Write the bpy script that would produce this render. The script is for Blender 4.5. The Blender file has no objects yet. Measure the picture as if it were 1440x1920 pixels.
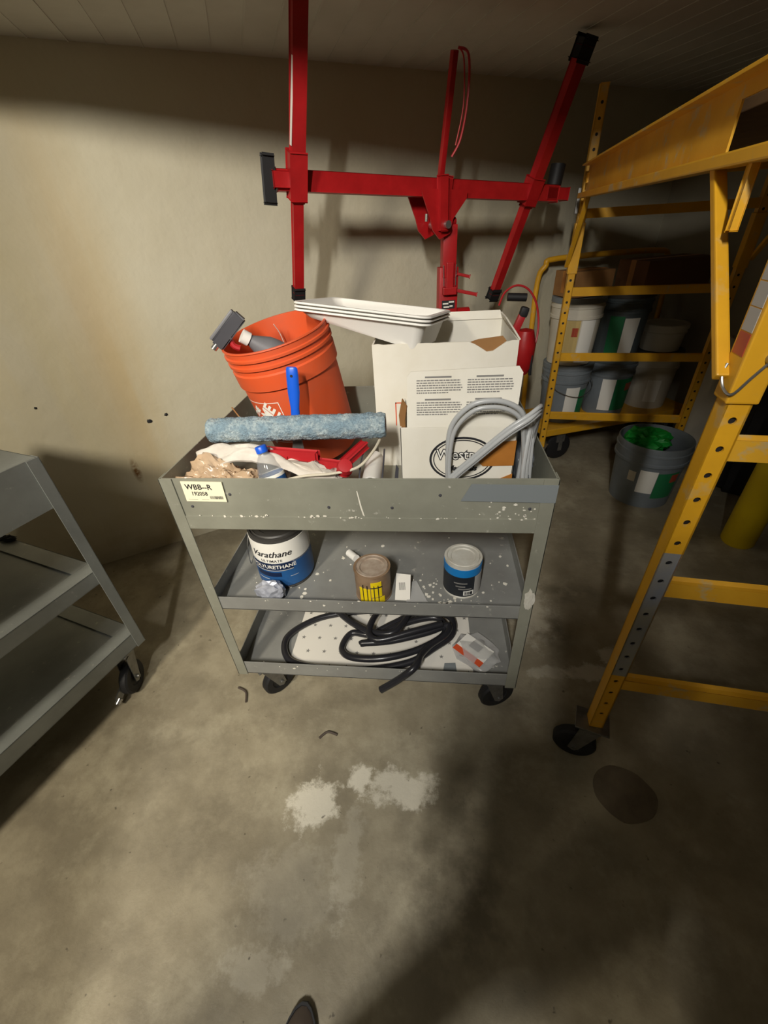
import bpy, bmesh, math, random
from mathutils import Vector, Matrix, noise
random.seed(7)
S = bpy.context.scene
COL = S.collection
PI = math.pi

# ------------------------------------------------------------------ camera
YAW, PITCH, ROLL, HC, FPX = 0.1292, 0.6049, -0.0647, 1.414, 781.9
cy, sy, cp, sp, cr, sr = (math.cos(YAW), math.sin(YAW), math.cos(PITCH), math.sin(PITCH), math.cos(ROLL), math.sin(ROLL))
fwd0, rt, up0 = Vector((-sy, cy, 0)), Vector((cy, sy, 0)), Vector((0, 0, 1))
fw = fwd0 * cp - up0 * sp
up = up0 * cp + fwd0 * sp
r_ = rt * cr + up * sr
u_ = up * cr - rt * sr
cam = bpy.data.cameras.new('camera')
cam.sensor_fit = 'VERTICAL'
cam.sensor_height = 24.0
cam.lens = 24.0 * FPX / 1920.0
cam.clip_start = 0.02
cam_o = bpy.data.objects.new('camera', cam)
COL.objects.link(cam_o)
cam_o.matrix_world = Matrix(((r_.x, u_.x, -fw.x, 0), (r_.y, u_.y, -fw.y, 0), (r_.z, u_.z, -fw.z, HC), (0, 0, 0, 1)))
S.camera = cam_o

# ------------------------------------------------------------------ world, lamps, exposure
S.view_settings.view_transform = 'Standard'
S.view_settings.look = 'None'
S.view_settings.gamma = 1.0
S.view_settings.use_curve_mapping = False
S.view_settings.exposure = 0.0
wd = bpy.data.worlds.new('world')
S.world = wd
wd.use_nodes = True
wd.node_tree.nodes['Background'].inputs[0].default_value = (0.9, 0.85, 0.75, 1)
wd.node_tree.nodes['Background'].inputs[1].default_value = 0.01

def area(name, loc, target, sx, sy_, power, color):
    l = bpy.data.lights.new(name, 'AREA')
    l.shape = 'RECTANGLE'
    l.size, l.size_y = sx, sy_
    l.energy = power
    l.color = color
    o = bpy.data.objects.new(name, l)
    COL.objects.link(o)
    o.location = loc
    d = Vector(target) - Vector(loc)
    o.rotation_euler = d.to_track_quat('-Z', 'Y').to_euler()
    return o
area('lamp_tube', (-0.32, -1.15, 2.52), (-0.1, 1.6, 0.9), 0.07, 0.45, 56, (1.0, 0.965, 0.90))

def spot(name, loc, target, power, color, deg, blend, size):
    l = bpy.data.lights.new(name, 'SPOT')
    l.energy, l.color, l.spot_size, l.spot_blend, l.shadow_soft_size = power, color, math.radians(deg), blend, size
    o = bpy.data.objects.new(name, l)
    COL.objects.link(o)
    o.location = loc
    o.rotation_euler = (Vector(target) - Vector(loc)).to_track_quat('-Z', 'Y').to_euler()
    return o
spot('lamp_warm', (-1.35, -1.50, 2.60), (-1.05, 1.0, 0.55), 290, (1.0, 0.90, 0.73), 78, 0.9, 0.20)

# ------------------------------------------------------------------ materials
def lin(c):
    out = []
    for v in c:
        v = v / 255.0
        out.append(v / 12.92 if v <= 0.04045 else ((v + 0.055) / 1.055) ** 2.4)
    return (out[0], out[1], out[2], 1.0)

class NT:
    def __init__(self, name):
        self.m = bpy.data.materials.new(name)
        self.m.use_nodes = True
        self.t = self.m.node_tree
        self.b = self.t.nodes['Principled BSDF']
        self._tc = None
    def tc(self, kind='Object'):
        if self._tc is None:
            self._tc = self.t.nodes.new('ShaderNodeTexCoord')
        return self._tc.outputs[kind]
    def mapping(self, scale=(1, 1, 1), loc=(0, 0, 0), rot=(0, 0, 0), kind='Object'):
        n = self.t.nodes.new('ShaderNodeMapping')
        n.inputs['Scale'].default_value = scale
        n.inputs['Location'].default_value = loc
        n.inputs['Rotation'].default_value = rot
        self.t.links.new(self.tc(kind), n.inputs['Vector'])
        return n.outputs[0]
    def noise(self, scale, detail=4, rough=0.6, vec=None):
        n = self.t.nodes.new('ShaderNodeTexNoise')
        n.inputs['Scale'].default_value = scale
        n.inputs['Detail'].default_value = detail
        n.inputs['Roughness'].default_value = rough
        self.t.links.new(vec if vec is not None else self.tc(), n.inputs['Vector'])
        return n.outputs['Fac']
    def ramp(self, fac, lo, hi, a=(0, 0, 0, 1), b=(1, 1, 1, 1)):
        n = self.t.nodes.new('ShaderNodeValToRGB')
        n.color_ramp.elements[0].position = lo
        n.color_ramp.elements[0].color = a
        n.color_ramp.elements[1].position = hi
        n.color_ramp.elements[1].color = b
        self.t.links.new(fac, n.inputs[0])
        return n.outputs[0]
    def mix(self, fac, a, b):
        n = self.t.nodes.new('ShaderNodeMix')
        n.data_type = 'RGBA'
        for i, v in ((0, fac), (6, a), (7, b)):
            if isinstance(v, (tuple, float, int)):
                n.inputs[i].default_value = v
            else:
                self.t.links.new(v, n.inputs[i])
        return n.outputs[2]
    def math(self, op, a, b):
        n = self.t.nodes.new('ShaderNodeMath')
        n.operation = op
        for i, v in ((0, a), (1, b)):
            if isinstance(v, (float, int)):
                n.inputs[i].default_value = v
            else:
                self.t.links.new(v, n.inputs[i])
        return n.outputs[0]
    def blob(self, x, y, z, rx, ry, rz, edge=0.5):
        """1 inside an ellipsoid in object space, 0 outside, edge roughened by noise"""
        v = self.mapping((1 / rx, 1 / ry, 1 / rz), (-x / rx, -y / ry, -z / rz))
        n = self.t.nodes.new('ShaderNodeVectorMath')
        n.operation = 'LENGTH'
        self.t.links.new(v, n.inputs[0])
        return self.ramp(n.outputs['Value'], 1 - edge, 1.0, (1, 1, 1, 1), (0, 0, 0, 1))
    def base(self, c):
        if isinstance(c, tuple):
            self.b.inputs['Base Color'].default_value = c
        else:
            self.t.links.new(c, self.b.inputs['Base Color'])
    def bump(self, h, strength, dist=0.01):
        n = self.t.nodes.new('ShaderNodeBump')
        n.inputs['Strength'].default_value = strength
        n.inputs['Distance'].default_value = dist
        self.t.links.new(h, n.inputs['Height'])
        self.t.links.new(n.outputs[0], self.b.inputs['Normal'])
    def set(self, **k):
        for a, v in k.items():
            self.b.inputs[a.replace('_', ' ')].default_value = v
        return self

def plain(name, c, rough=0.6, metal=0.0, var=None, vs=8.0, bump=0.0, bs=60.0):
    n = NT(name)
    n.set(Roughness=rough, Metallic=metal)
    if var:
        n.base(n.mix(n.ramp(n.noise(vs), 0.35, 0.7), lin(c), lin(var)))
    else:
        n.base(lin(c))
    if bump:
        n.bump(n.noise(bs), bump, 0.004)
    return n.m

def wall_mat():
    n = NT('wall_paint')
    n.set(Roughness=0.75)
    big = n.noise(1.3, 4)
    c = n.mix(n.ramp(big, 0.35, 0.68), lin((202, 196, 175)), lin((192, 184, 158)))
    # yellow damp streaks running down (object x runs along the wall, z up)
    st = n.noise(1.0, 6, 0.6, n.mapping((4.5, 1, 0.35)))
    z1 = n.blob(0.38, 0, 0.9, 0.20, 1, 1.3, 0.9)
    z2 = n.blob(0.05, 0, 1.0, 0.55, 1, 1.2, 0.9)
    f = n.math('MULTIPLY', n.ramp(st, 0.38, 0.62), z1)
    f2 = n.math('MULTIPLY', n.ramp(n.noise(2.2, 5, 0.6, n.mapping((3, 1, 0.5), (3.3, 0, 0))), 0.40, 0.75), z2)
    c = n.mix(n.math('MULTIPLY', f2, 0.55), c, lin((204, 190, 146)))
    c = n.mix(n.math('MULTIPLY', f, 0.5), c, lin((190, 162, 108)))
    rust = n.math('MULTIPLY', n.blob(0.285, 0, 0.47, 0.022, 1, 0.075, 0.7), n.ramp(n.noise(30, 3), 0.35, 0.55))
    c = n.mix(rust, c, lin((120, 84, 38)))
    low = n.math('MULTIPLY', n.blob(0.4, 0, 0.0, 1.6, 1, 0.34, 0.9), n.ramp(n.noise(5, 5), 0.35, 0.65))
    c = n.mix(n.math('MULTIPLY', low, 0.6), c, lin((150, 128, 80)))
    n.base(c)
    h = n.math('ADD', n.math('MULTIPLY', n.noise(4.5, 4, 0.55), 1.0), n.math('MULTIPLY', n.noise(60, 2), 0.06))
    n.bump(h, 0.35, 0.03)
    return n.m

def floor_mat():
    n = NT('concrete_floor')
    a = n.noise(2.2, 8, 0.62)
    b = n.noise(9.0, 8, 0.65)
    c = n.mix(n.ramp(a, 0.32, 0.68), lin((168, 159, 136)), lin((140, 131, 110)))
    c = n.mix(n.math('MULTIPLY', n.ramp(b, 0.42, 0.72), 0.45), c, lin((116, 106, 84)))
    mid = n.noise(5.0, 7, 0.68, n.mapping((1, 1, 1), (4.1, 2.7, 0)))
    c = n.mix(n.math('MULTIPLY', n.ramp(mid, 0.44, 0.62), 0.6), c, lin((120, 112, 94)))
    c = n.mix(n.math('MULTIPLY', n.ramp(n.noise(3.4, 8, 0.7, n.mapping((1, 1, 1), (9.1, 5.7, 0))), 0.52, 0.66), 0.5), c, lin((186, 178, 154)))
    # pale plaster residue in front of the cart
    nz_ = n.noise(13, 9, 0.72)
    for x, y, rx, ry, am in ((-0.33, 0.50, 0.10, 0.11, 1.0), (-0.20, 0.585, 0.05, 0.07, 1.0), (-0.08, 0.56, 0.16, 0.075, 0.8), (-0.34, 0.30, 0.20, 0.15, 0.14), (-0.21, 0.37, 0.06, 0.18, 0.22),
                             (0.62, 1.0, 0.16, 0.05, 0.55), (0.70, 1.08, 0.07, 0.05, 0.5), (0.44, 1.30, 0.14, 0.25, 0.28), (0.45, 0.99, 0.10, 0.04, 0.35), (-0.40, 0.16, 0.12, 0.06, 0.22)):
        m = n.ramp(n.math('ADD', n.blob(x, y, 0, rx * 1.25, ry * 1.25, 1, 0.95), n.math('MULTIPLY', n.math('SUBTRACT', nz_, 0.5), 2.0)), 0.42, 0.66)
        c = n.mix(n.math('MULTIPLY', m, am), c, lin((218, 212, 194)))
    for x, y, rx, ry, am in ((0.52, 1.18, 0.10, 0.12, 0.75), (0.62, 1.40, 0.22, 0.08, 0.6), (0.10, 0.33, 0.25, 0.25, 0.65), (0.13, 0.55, 0.12, 0.10, 0.6), (0.30, 0.86, 0.10, 0.05, 0.5), (-0.62, 0.42, 0.2, 0.2, 0.35)):
        m = n.math('MULTIPLY', n.blob(x, y, 0, rx, ry, 1, 0.9), n.ramp(n.noise(11, 7, 0.65), 0.40, 0.58))
        c = n.mix(n.math('MULTIPLY', m, am), c, lin((78, 70, 52)))
    sp_ = n.ramp(n.noise(42, 3, 0.5), 0.70, 0.76)
    c = n.mix(n.math('MULTIPLY', sp_, 0.7), c, lin((60, 52, 40)))
    n.base(c)
    n.t.links.new(n.ramp(a, 0.3, 0.7, (0.42, 0.42, 0.42, 1), (0.62, 0.62, 0.62, 1)), n.b.inputs['Roughness'])
    n.bump(n.math('ADD', b, n.math('MULTIPLY', n.noise(70, 4), 0.3)), 0.30, 0.01)
    return n.m

def steel_mat(name, c, spat=0.5):
    n = NT(name)
    n.set(Roughness=0.45, Metallic=0.15)
    col = n.mix(n.ramp(n.noise(5, 6), 0.35, 0.7), lin(c), lin(tuple(int(v * 0.86) for v in c)))
    s = n.math('MULTIPLY', n.ramp(n.noise(38, 5, 0.7), 0.62, 0.68), n.ramp(n.noise(6, 3), 0.45, 0.6))
    col = n.mix(n.math('MULTIPLY', s, spat), col, lin((216, 212, 200)))
    n.base(col)
    n.bump(n.noise(50, 4), 0.08, 0.004)
    return n.m

def yellow_mat(name, c=(226, 168, 36), wear=0.5):
    n = NT(name)
    n.set(Roughness=0.42)
    col = n.mix(n.ramp(n.noise(7, 5), 0.35, 0.75), lin(c), lin((204, 150, 34)))
    w = n.math('MULTIPLY', n.ramp(n.noise(16, 6, 0.65), 0.56, 0.66), wear)
    col = n.mix(w, col, lin((190, 168, 120)))
    n.base(col)
    n.bump(n.noise(60, 3), 0.06, 0.003)
    return n.m

M = {}
M['wall'] = wall_mat()
M['wall_dim'] = plain('bare_concrete_wall', (172, 168, 158), 0.85, var=(158, 153, 142), vs=2, bump=0.3, bs=30)
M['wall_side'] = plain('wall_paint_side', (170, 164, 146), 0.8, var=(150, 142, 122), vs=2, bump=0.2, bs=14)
M['floor'] = floor_mat()
M['ceil'] = plain('painted_ceiling', (204, 200, 190), 0.8, var=(188, 183, 172), vs=3, bump=0.2, bs=40)
M['cart'] = steel_mat('grey_green_cart_paint', (150, 150, 136), 0.85)
M['cart2'] = steel_mat('blue_grey_cart_paint', (140, 144, 140), 0.35)
M['shelf'] = steel_mat('grey_shelf_paint', (150, 151, 147), 0.9)
M['red'] = plain('red_paint', (178, 26, 30), 0.42, var=(158, 20, 24), vs=14, bump=0.08)
M['red_plastic'] = plain('red_plastic', (176, 34, 40), 0.45)
M['black'] = plain('black_rubber', (26, 26, 28), 0.6)
M['black_gloss'] = plain('black_vinyl', (38, 38, 42), 0.28)
M['dark'] = plain('dark_grey_plastic', (66, 66, 72), 0.45)
M['grey_plastic'] = plain('grey_plastic', (112, 112, 116), 0.5)
M['metal'] = plain('galvanised_steel', (150, 150, 148), 0.35, 0.8, var=(120, 120, 118), vs=30)
M['chrome'] = plain('bright_steel', (205, 205, 205), 0.22, 0.9)
M['yellow'] = yellow_mat('yellow_paint')
M['yellow_worn'] = yellow_mat('yellow_paint_worn', (222, 168, 48), 1.0)
M['greyface'] = plain('grey_worn_paint', (126, 130, 140), 0.6, var=(150, 142, 118), vs=9)
M['bollard'] = plain('bright_yellow_paint', (214, 186, 10), 0.5, var=(200, 170, 8), vs=6)
M['orange'] = plain('orange_plastic', (222, 88, 42), 0.45, var=(208, 92, 56), vs=9)
M['white_card'] = plain('white_card', (232, 228, 216), 0.75, var=(222, 216, 200), vs=6, bump=0.05, bs=120)
M['kraft'] = plain('brown_cardboard', (150, 108, 62), 0.8, var=(136, 96, 54), vs=12)
M['kraft_dark'] = plain('dark_brown_cardboard', (112, 74, 44), 0.85)
M['tape_brown'] = plain('brown_packing_tape', (186, 122, 54), 0.4, var=(168, 108, 46), vs=14)
M['white_plastic'] = plain('white_plastic', (236, 234, 228), 0.38)
M['white'] = plain('white_print', (238, 236, 228), 0.6)
M['ink'] = plain('black_ink', (34, 34, 38), 0.6)
M['ink_grey'] = plain('grey_ink', (128, 126, 122), 0.7)
M['ink_red'] = plain('orange_red_ink', (214, 84, 44), 0.6)
M['blue_plastic'] = plain('blue_plastic', (24, 92, 214), 0.35)
M['blue_label'] = plain('blue_label', (30, 74, 128), 0.45, var=(38, 92, 150), vs=8)
M['navy'] = plain('navy_label', (18, 34, 66), 0.45)
M['sky_blue'] = plain('bright_blue_label', (24, 124, 196), 0.45)
M['near_black'] = plain('charcoal_label', (40, 42, 46), 0.5, var=(30, 36, 44), vs=20)
M['rust_can'] = plain('stained_brown_tin', (150, 126, 102), 0.55, var=(116, 88, 60), vs=14)
M['lid_dirty'] = plain('dirty_tin_lid', (178, 164, 148), 0.6, var=(146, 126, 108), vs=30)
M['lid_white'] = plain('pale_tin_lid', (206, 204, 194), 0.45, var=(188, 182, 168), vs=24)
M['lid_dark'] = plain('dark_lid', (62, 60, 58), 0.5)
M['yellow_label'] = plain('yellow_label', (240, 212, 20), 0.5)
M['cream'] = plain('cream_sticker', (240, 234, 204), 0.6)
M['duct'] = plain('grey_duct_tape', (126, 132, 134), 0.45)
M['rag'] = plain('white_rag', (214, 208, 198), 0.9, var=(190, 182, 172), vs=14, bump=0.3, bs=90)
M['hose_grey'] = plain('grey_vinyl_tube', (176, 178, 178), 0.3)
M['cord'] = plain('beige_cord', (204, 196, 176), 0.5)
M['green'] = plain('green_mesh_plastic', (20, 150, 52), 0.5)
M['green_label'] = plain('green_label', (34, 120, 74), 0.55)
M['bucket_grey'] = plain('grey_bucket_plastic', (122, 130, 136), 0.5, var=(110, 118, 124), vs=8)
M['bucket_white'] = plain('off_white_bucket', (206, 200, 184), 0.55)
M['bucket_dark'] = plain('dark_grey_bucket', (82, 92, 96), 0.5)
M['tan_label'] = plain('tan_label', (196, 172, 112), 0.6)
M['wood'] = plain('plywood', (112, 84, 50), 0.8, var=(92, 66, 38), vs=10)
M['reflector'] = plain('silver_reflective_tape', (170, 168, 164), 0.4)
M['reflector_red'] = plain('red_reflective_tape', (170, 70, 50), 0.4)
M['cloth_dark'] = plain('dark_trousers', (44, 44, 50), 0.9)
M['cloth_jacket'] = plain('grey_jacket', (70, 72, 76), 0.9)
M['skin'] = plain('skin', (200, 150, 122), 0.6)
M['hair'] = plain('dark_hair', (40, 30, 24), 0.7)
M['shoe'] = plain('grey_brown_shoe', (96, 84, 74), 0.8)
M['patch'] = plain('dark_floor_stain', (118, 106, 88), 0.7, var=(100, 90, 74), vs=20)
M['foil'] = plain('silver_foil', (196, 200, 212), 0.3, 0.35, var=(160, 164, 178), vs=30)
M['scrap'] = plain('dark_scrap', (78, 68, 60), 0.8)
M['paper'] = plain('paper', (226, 222, 212), 0.8)

def clear_mat(name, c, trans, rough=0.15, alpha=1.0):
    n = NT(name)
    n.base(lin(c))
    n.set(Roughness=rough, IOR=1.35)
    n.b.inputs['Transmission Weight'].default_value = trans
    n.b.inputs['Alpha'].default_value = alpha
    return n.m
M['clear'] = clear_mat('clear_plastic', (236, 240, 242), 0.75, 0.12, 0.55)
M['tan_bag'] = clear_mat('tan_translucent_bag', (224, 194, 160), 0.3, 0.22, 0.78)
M['pack'] = clear_mat('clear_package', (226, 226, 224), 0.4, 0.15, 0.65)
M['bag_grey'] = clear_mat('grey_translucent_bag', (96, 100, 106), 0.15, 0.25, 0.95)

def fuzzy():
    n = NT('blue_grey_roller_nap')
    n.set(Roughness=0.95)
    c = n.mix(n.ramp(n.noise(26, 5), 0.42, 0.66), lin((134, 158, 172)), lin((190, 202, 202)))
    c = n.mix(n.ramp(n.noise(160, 2), 0.35, 0.75), c, lin((112, 132, 146)))
    n.base(c)
    n.bump(n.noise(260, 3), 0.8, 0.006)
    return n.m
M['nap'] = fuzzy()

# ------------------------------------------------------------------ geometry helpers
def new():
    return bmesh.new()

def X(loc=(0, 0, 0), rot=(0, 0, 0)):
    from mathutils import Euler
    return Matrix.Translation(loc) @ Euler(rot).to_matrix().to_4x4()

def frame(o, z, x=None):
    """matrix with origin o, local z along z"""
    z = Vector(z).normalized()
    x = Vector(x) if x is not None else (Vector((1, 0, 0)) if abs(z.x) < 0.9 else Vector((0, 1, 0)))
    x = (x - z * x.dot(z)).normalized()
    y = z.cross(x)
    return Matrix(((x.x, y.x, z.x, o[0]), (x.y, y.y, z.y, o[1]), (x.z, y.z, z.z, o[2]), (0, 0, 0, 1)))

def box(bm, x0, x1, y0, y1, z0, z1, bev=0.0, mtx=None):
    r = bmesh.ops.create_cube(bm, size=1.0)
    vs = r['verts']
    for v in vs:
        v.co = Vector((x0 + (v.co.x + .5) * (x1 - x0), y0 + (v.co.y + .5) * (y1 - y0), z0 + (v.co.z + .5) * (z1 - z0)))
    if mtx is not None:
        for v in vs:
            v.co = mtx @ v.co
    if bev > 0:
        es = list({e for v in vs for e in v.link_edges})
        bmesh.ops.bevel(bm, geom=es, offset=bev, segments=2, profile=0.6, affect='EDGES')
    return bm

def bar(bm, p0, p1, w, h, x=None, bev=0.003):
    p0, p1 = Vector(p0), Vector(p1)
    L = (p1 - p0).length
    return box(bm, -w / 2, w / 2, -h / 2, h / 2, 0, L, bev, frame(p0, p1 - p0, x))

def lathe(bm, prof, n=32, mtx=None, close=False):
    mtx = mtx or Matrix()
    rings = []
    for r, z in prof:
        if r < 1e-6:
            rings.append([bm.verts.new(mtx @ Vector((0, 0, z)))])
        else:
            rings.append([bm.verts.new(mtx @ Vector((r * math.cos(2 * PI * i / n), r * math.sin(2 * PI * i / n), z))) for i in range(n)])
    for a, b in zip(rings, rings[1:]):
        if len(a) == 1 and len(b) == 1:
            continue
        for i in range(n):
            j = (i + 1) % n
            if len(a) == 1:
                bm.faces.new((a[0], b[j], b[i]))
            elif len(b) == 1:
                bm.faces.new((a[i], a[j], b[0]))
            else:
                bm.faces.new((a[i], a[j], b[j], b[i]))
    return bm

def cyl(bm, p0, p1, r, n=16, r1=None):
    p0, p1 = Vector(p0), Vector(p1)
    L = (p1 - p0).length
    r1 = r if r1 is None else r1
    return lathe(bm, [(0, 0), (r, 0), (r1, L), (0, L)], n, frame(p0, p1 - p0))

def spline(pts, sub=8, closed=False):
    P = [Vector(p) for p in pts]
    out = []
    n = len(P)
    rng = range(n) if closed else range(n - 1)
    for i in rng:
        if closed:
            a, b, c, d = P[(i - 1) % n], P[i], P[(i + 1) % n], P[(i + 2) % n]
        else:
            a, b, c, d = P[max(i - 1, 0)], P[i], P[i + 1], P[min(i + 2, n - 1)]
        for k in range(sub):
            t = k / sub
            out.append(0.5 * ((2 * b) + (c - a) * t + (2 * a - 5 * b + 4 * c - d) * t * t + (3 * b - a - 3 * c + d) * t ** 3))
    if not closed:
        out.append(P[-1])
    return out

def tube(bm, pts, r, n=8, closed=False, rs=None):
    pts = [Vector(p) for p in pts]
    m = len(pts)
    prev = None
    rings = []
    for i, p in enumerate(pts):
        if closed:
            t = (pts[(i + 1) % m] - pts[i - 1])
        else:
            t = pts[min(i + 1, m - 1)] - pts[max(i - 1, 0)]
        t = t.normalized()
        if prev is None:
            a = Vector((0, 0, 1)) if abs(t.z) < 0.9 else Vector((1, 0, 0))
            prev = (a - t * a.dot(t)).normalized()
        else:
            prev = (prev - t * prev.dot(t)).normalized()
        b = t.cross(prev)
        rr = rs[i] if rs else r
        rings.append([bm.verts.new(p + (prev * math.cos(2 * PI * k / n) + b * math.sin(2 * PI * k / n)) * rr) for k in range(n)])
    cnt = m if closed else m - 1
    for i in range(cnt):
        a, b = rings[i], rings[(i + 1) % m]
        for k in range(n):
            j = (k + 1) % n
            bm.faces.new((a[k], a[j], b[j], b[k]))
    if not closed:
        bm.faces.new(list(reversed(rings[0])))
        bm.faces.new(rings[-1])
    return bm

def prism(bm, pts, h, mtx=None):
    """polygon in local xy extruded 0..h in local z"""
    mtx = mtx or Matrix()
    a = [bm.verts.new(mtx @ Vector((p[0], p[1], 0))) for p in pts]
    b = [bm.verts.new(mtx @ Vector((p[0], p[1], h))) for p in pts]
    bm.faces.new(list(reversed(a)))
    bm.faces.new(b)
    n = len(pts)
    for i in range(n):
        j = (i + 1) % n
        bm.faces.new((a[i], a[j], b[j], b[i]))
    return bm

def grid(bm, fn, nu, nv, thick=0.0):
    """sheet fn(u,v)->Vector, u,v in 0..1"""
    V = [[bm.verts.new(fn(i / nu, j / nv)) for j in range(nv + 1)] for i in range(nu + 1)]
    for i in range(nu):
        for j in range(nv):
            bm.faces.new((V[i][j], V[i + 1][j], V[i + 1][j + 1], V[i][j + 1]))
    if thick:
        bmesh.ops.recalc_face_normals(bm, faces=bm.faces)
        bmesh.ops.solidify(bm, geom=bm.faces[:], thickness=thick)
    return bm

def patch(bm, r0, r1, z0, z1, a0, a1, n=12, m=2, mtx=None, thick=0.0012):
    """curved label hugging a (conical) can: radius r0 at z0 .. r1 at z1, angles in radians"""
    mtx = mtx or Matrix()
    def f(u, v, e=0.0):
        a = a0 + (a1 - a0) * u
        r = r0 + (r1 - r0) * v + e
        return mtx @ Vector((r * math.cos(a), r * math.sin(a), z0 + (z1 - z0) * v))
    O = [[bm.verts.new(f(i / n, j / m, thick)) for j in range(m + 1)] for i in range(n + 1)]
    I = [[bm.verts.new(f(i / n, j / m, -0.0004)) for j in range(m + 1)] for i in range(n + 1)]
    for i in range(n):
        for j in range(m):
            bm.faces.new((O[i][j], O[i + 1][j], O[i + 1][j + 1], O[i][j + 1]))
    for i in range(n):
        bm.faces.new((I[i][0], I[i + 1][0], O[i + 1][0], O[i][0]))
        bm.faces.new((O[i][m], O[i + 1][m], I[i + 1][m], I[i][m]))
    for j in range(m):
        bm.faces.new((O[0][j], O[0][j + 1], I[0][j + 1], I[0][j]))
        bm.faces.new((I[n][j], I[n][j + 1], O[n][j + 1], O[n][j]))
    return bm

def crumple(bm, c, rad, amp, seed, sub=4, freq=3.0, squash=(1, 1, 1), floor=None):
    r = bmesh.ops.create_icosphere(bm, subdivisions=sub, radius=1.0)
    off = Vector((seed * 7.3, seed * 3.1, seed * 1.7))
    for v in r['verts']:
        d = v.co.normalized()
        k = 1 + amp * (noise.noise(d * freq + off) + 0.6 * abs(noise.noise(d * freq * 2.3 + off)) + 0.35 * noise.noise(d * freq * 5 + off))
        p = Vector((d.x * rad[0], d.y * rad[1], d.z * rad[2])) * k
        v.co = Vector(c) + p
        if floor is not None and v.co.z < floor:
            v.co.z = floor
    return bm

def text_geo(txt, size, shear=0.0, bold=0.0, spacing=1.0):
    cu = bpy.data.curves.new('t', 'FONT')
    cu.body = txt
    cu.size = size
    cu.align_x = 'CENTER'
    cu.align_y = 'CENTER'
    cu.shear = shear
    cu.offset = bold
    cu.space_character = spacing
    cu.resolution_u = 2
    ob = bpy.data.objects.new('t', cu)
    COL.objects.link(ob)
    bpy.context.view_layer.update()
    dg = bpy.context.evaluated_depsgraph_get()
    me = bpy.data.meshes.new_from_object(ob.evaluated_get(dg))
    vs = [(v.co.x, v.co.y) for v in me.vertices]
    fs = [tuple(p.vertices) for p in me.polygons]
    bpy.data.objects.remove(ob)
    bpy.data.curves.remove(cu)
    bpy.data.meshes.remove(me)
    return vs, fs

def add_text(bm, geo, fn):
    vs, fs = geo
    V = [bm.verts.new(fn(x, y)) for x, y in vs]
    for f in fs:
        try:
            bm.faces.new([V[i] for i in f])
        except ValueError:
            pass
    return bm

def strip(bm, fn, x0, x1, y0, y1, n=1):
    """flat printed bar mapped through fn"""
    a = [bm.verts.new(fn(x0 + (x1 - x0) * i / n, y0)) for i in range(n + 1)]
    b = [bm.verts.new(fn(x0 + (x1 - x0) * i / n, y1)) for i in range(n + 1)]
    for i in range(n):
        bm.faces.new((a[i], a[i + 1], b[i + 1], b[i]))
    return bm

def obj(name, bm, mat, parent=None, smooth=False, flat_angle=None):
    bmesh.ops.recalc_face_normals(bm, faces=bm.faces)
    me = bpy.data.meshes.new(name)
    bm.to_mesh(me)
    bm.free()
    me.materials.append(M[mat] if isinstance(mat, str) else mat)
    if smooth:
        for p in me.polygons:
            p.use_smooth = True
        me.set_sharp_from_angle(angle=math.radians(flat_angle or 40))
    o = bpy.data.objects.new(name, me)
    COL.objects.link(o)
    if parent is not None:
        o.parent = parent
    return o

def tag(o, label, cat, group=None, kind=None):
    o['label'] = label
    o['category'] = cat
    if group:
        o['group'] = group
    if kind:
        o['kind'] = kind
    return o

def thing(name, label, cat, loc=(0, 0, 0), rotz=0.0, group=None, mtx=None):
    o = bpy.data.objects.new(name, None)
    o.empty_display_size = 0.05
    COL.objects.link(o)
    if mtx is not None:
        o.matrix_world = mtx
    else:
        o.location = loc
        o.rotation_euler = (0, 0, rotz)
    return tag(o, label, cat, group)

def struct(o):
    o['kind'] = 'structure'
    return o

def copy_child(o, parent, loc=None):
    c = o.copy()
    COL.objects.link(c)
    c.parent = parent
    if loc is not None:
        c.location = loc
    return c

# ------------------------------------------------------------------ the room
WD, WN = Vector((0.845, 0.5345, 0)).normalized(), Vector((-0.5345, 0.845, 0)).normalized()
W0 = Vector((-1.684, 1.54, 0))
ANG = math.atan2(WD.y, WD.x)
T0, T1, DEP = -2.4, 3.827, 5.0
ZL, ZH, YH = 1.95, 2.85, 1.30      # low ceiling, high ceiling, header line

b = box(new(), T0 - .3, T1 + .3, -DEP - .3, 0.3, -0.12, 0.0)
for v in b.verts:
    v.co = W0 + WD * v.co.x + WN * v.co.y + Vector((0, 0, v.co.z))
struct(obj('floor', b, 'floor'))
def wall(name, x0, x1, y0, y1, mat):
    o = obj(name, box(new(), x0, x1, y0, y1, -0.0, ZH), mat)
    o.location = W0
    o.rotation_euler = (0, 0, ANG)
    return struct(o)
wb = wall('wall_back', T0 - .2, T1 + .2, 0, 0.2, 'wall')
wall('wall_right', T1, T1 + 0.2, -DEP, 0, 'wall_side')
wall('wall_left', T0 - .2, T0, -DEP, 0, 'wall_dim')
wall('wall_front', T0 - .2, T1 + .2, -DEP - .2, -DEP, 'wall_dim')
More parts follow.
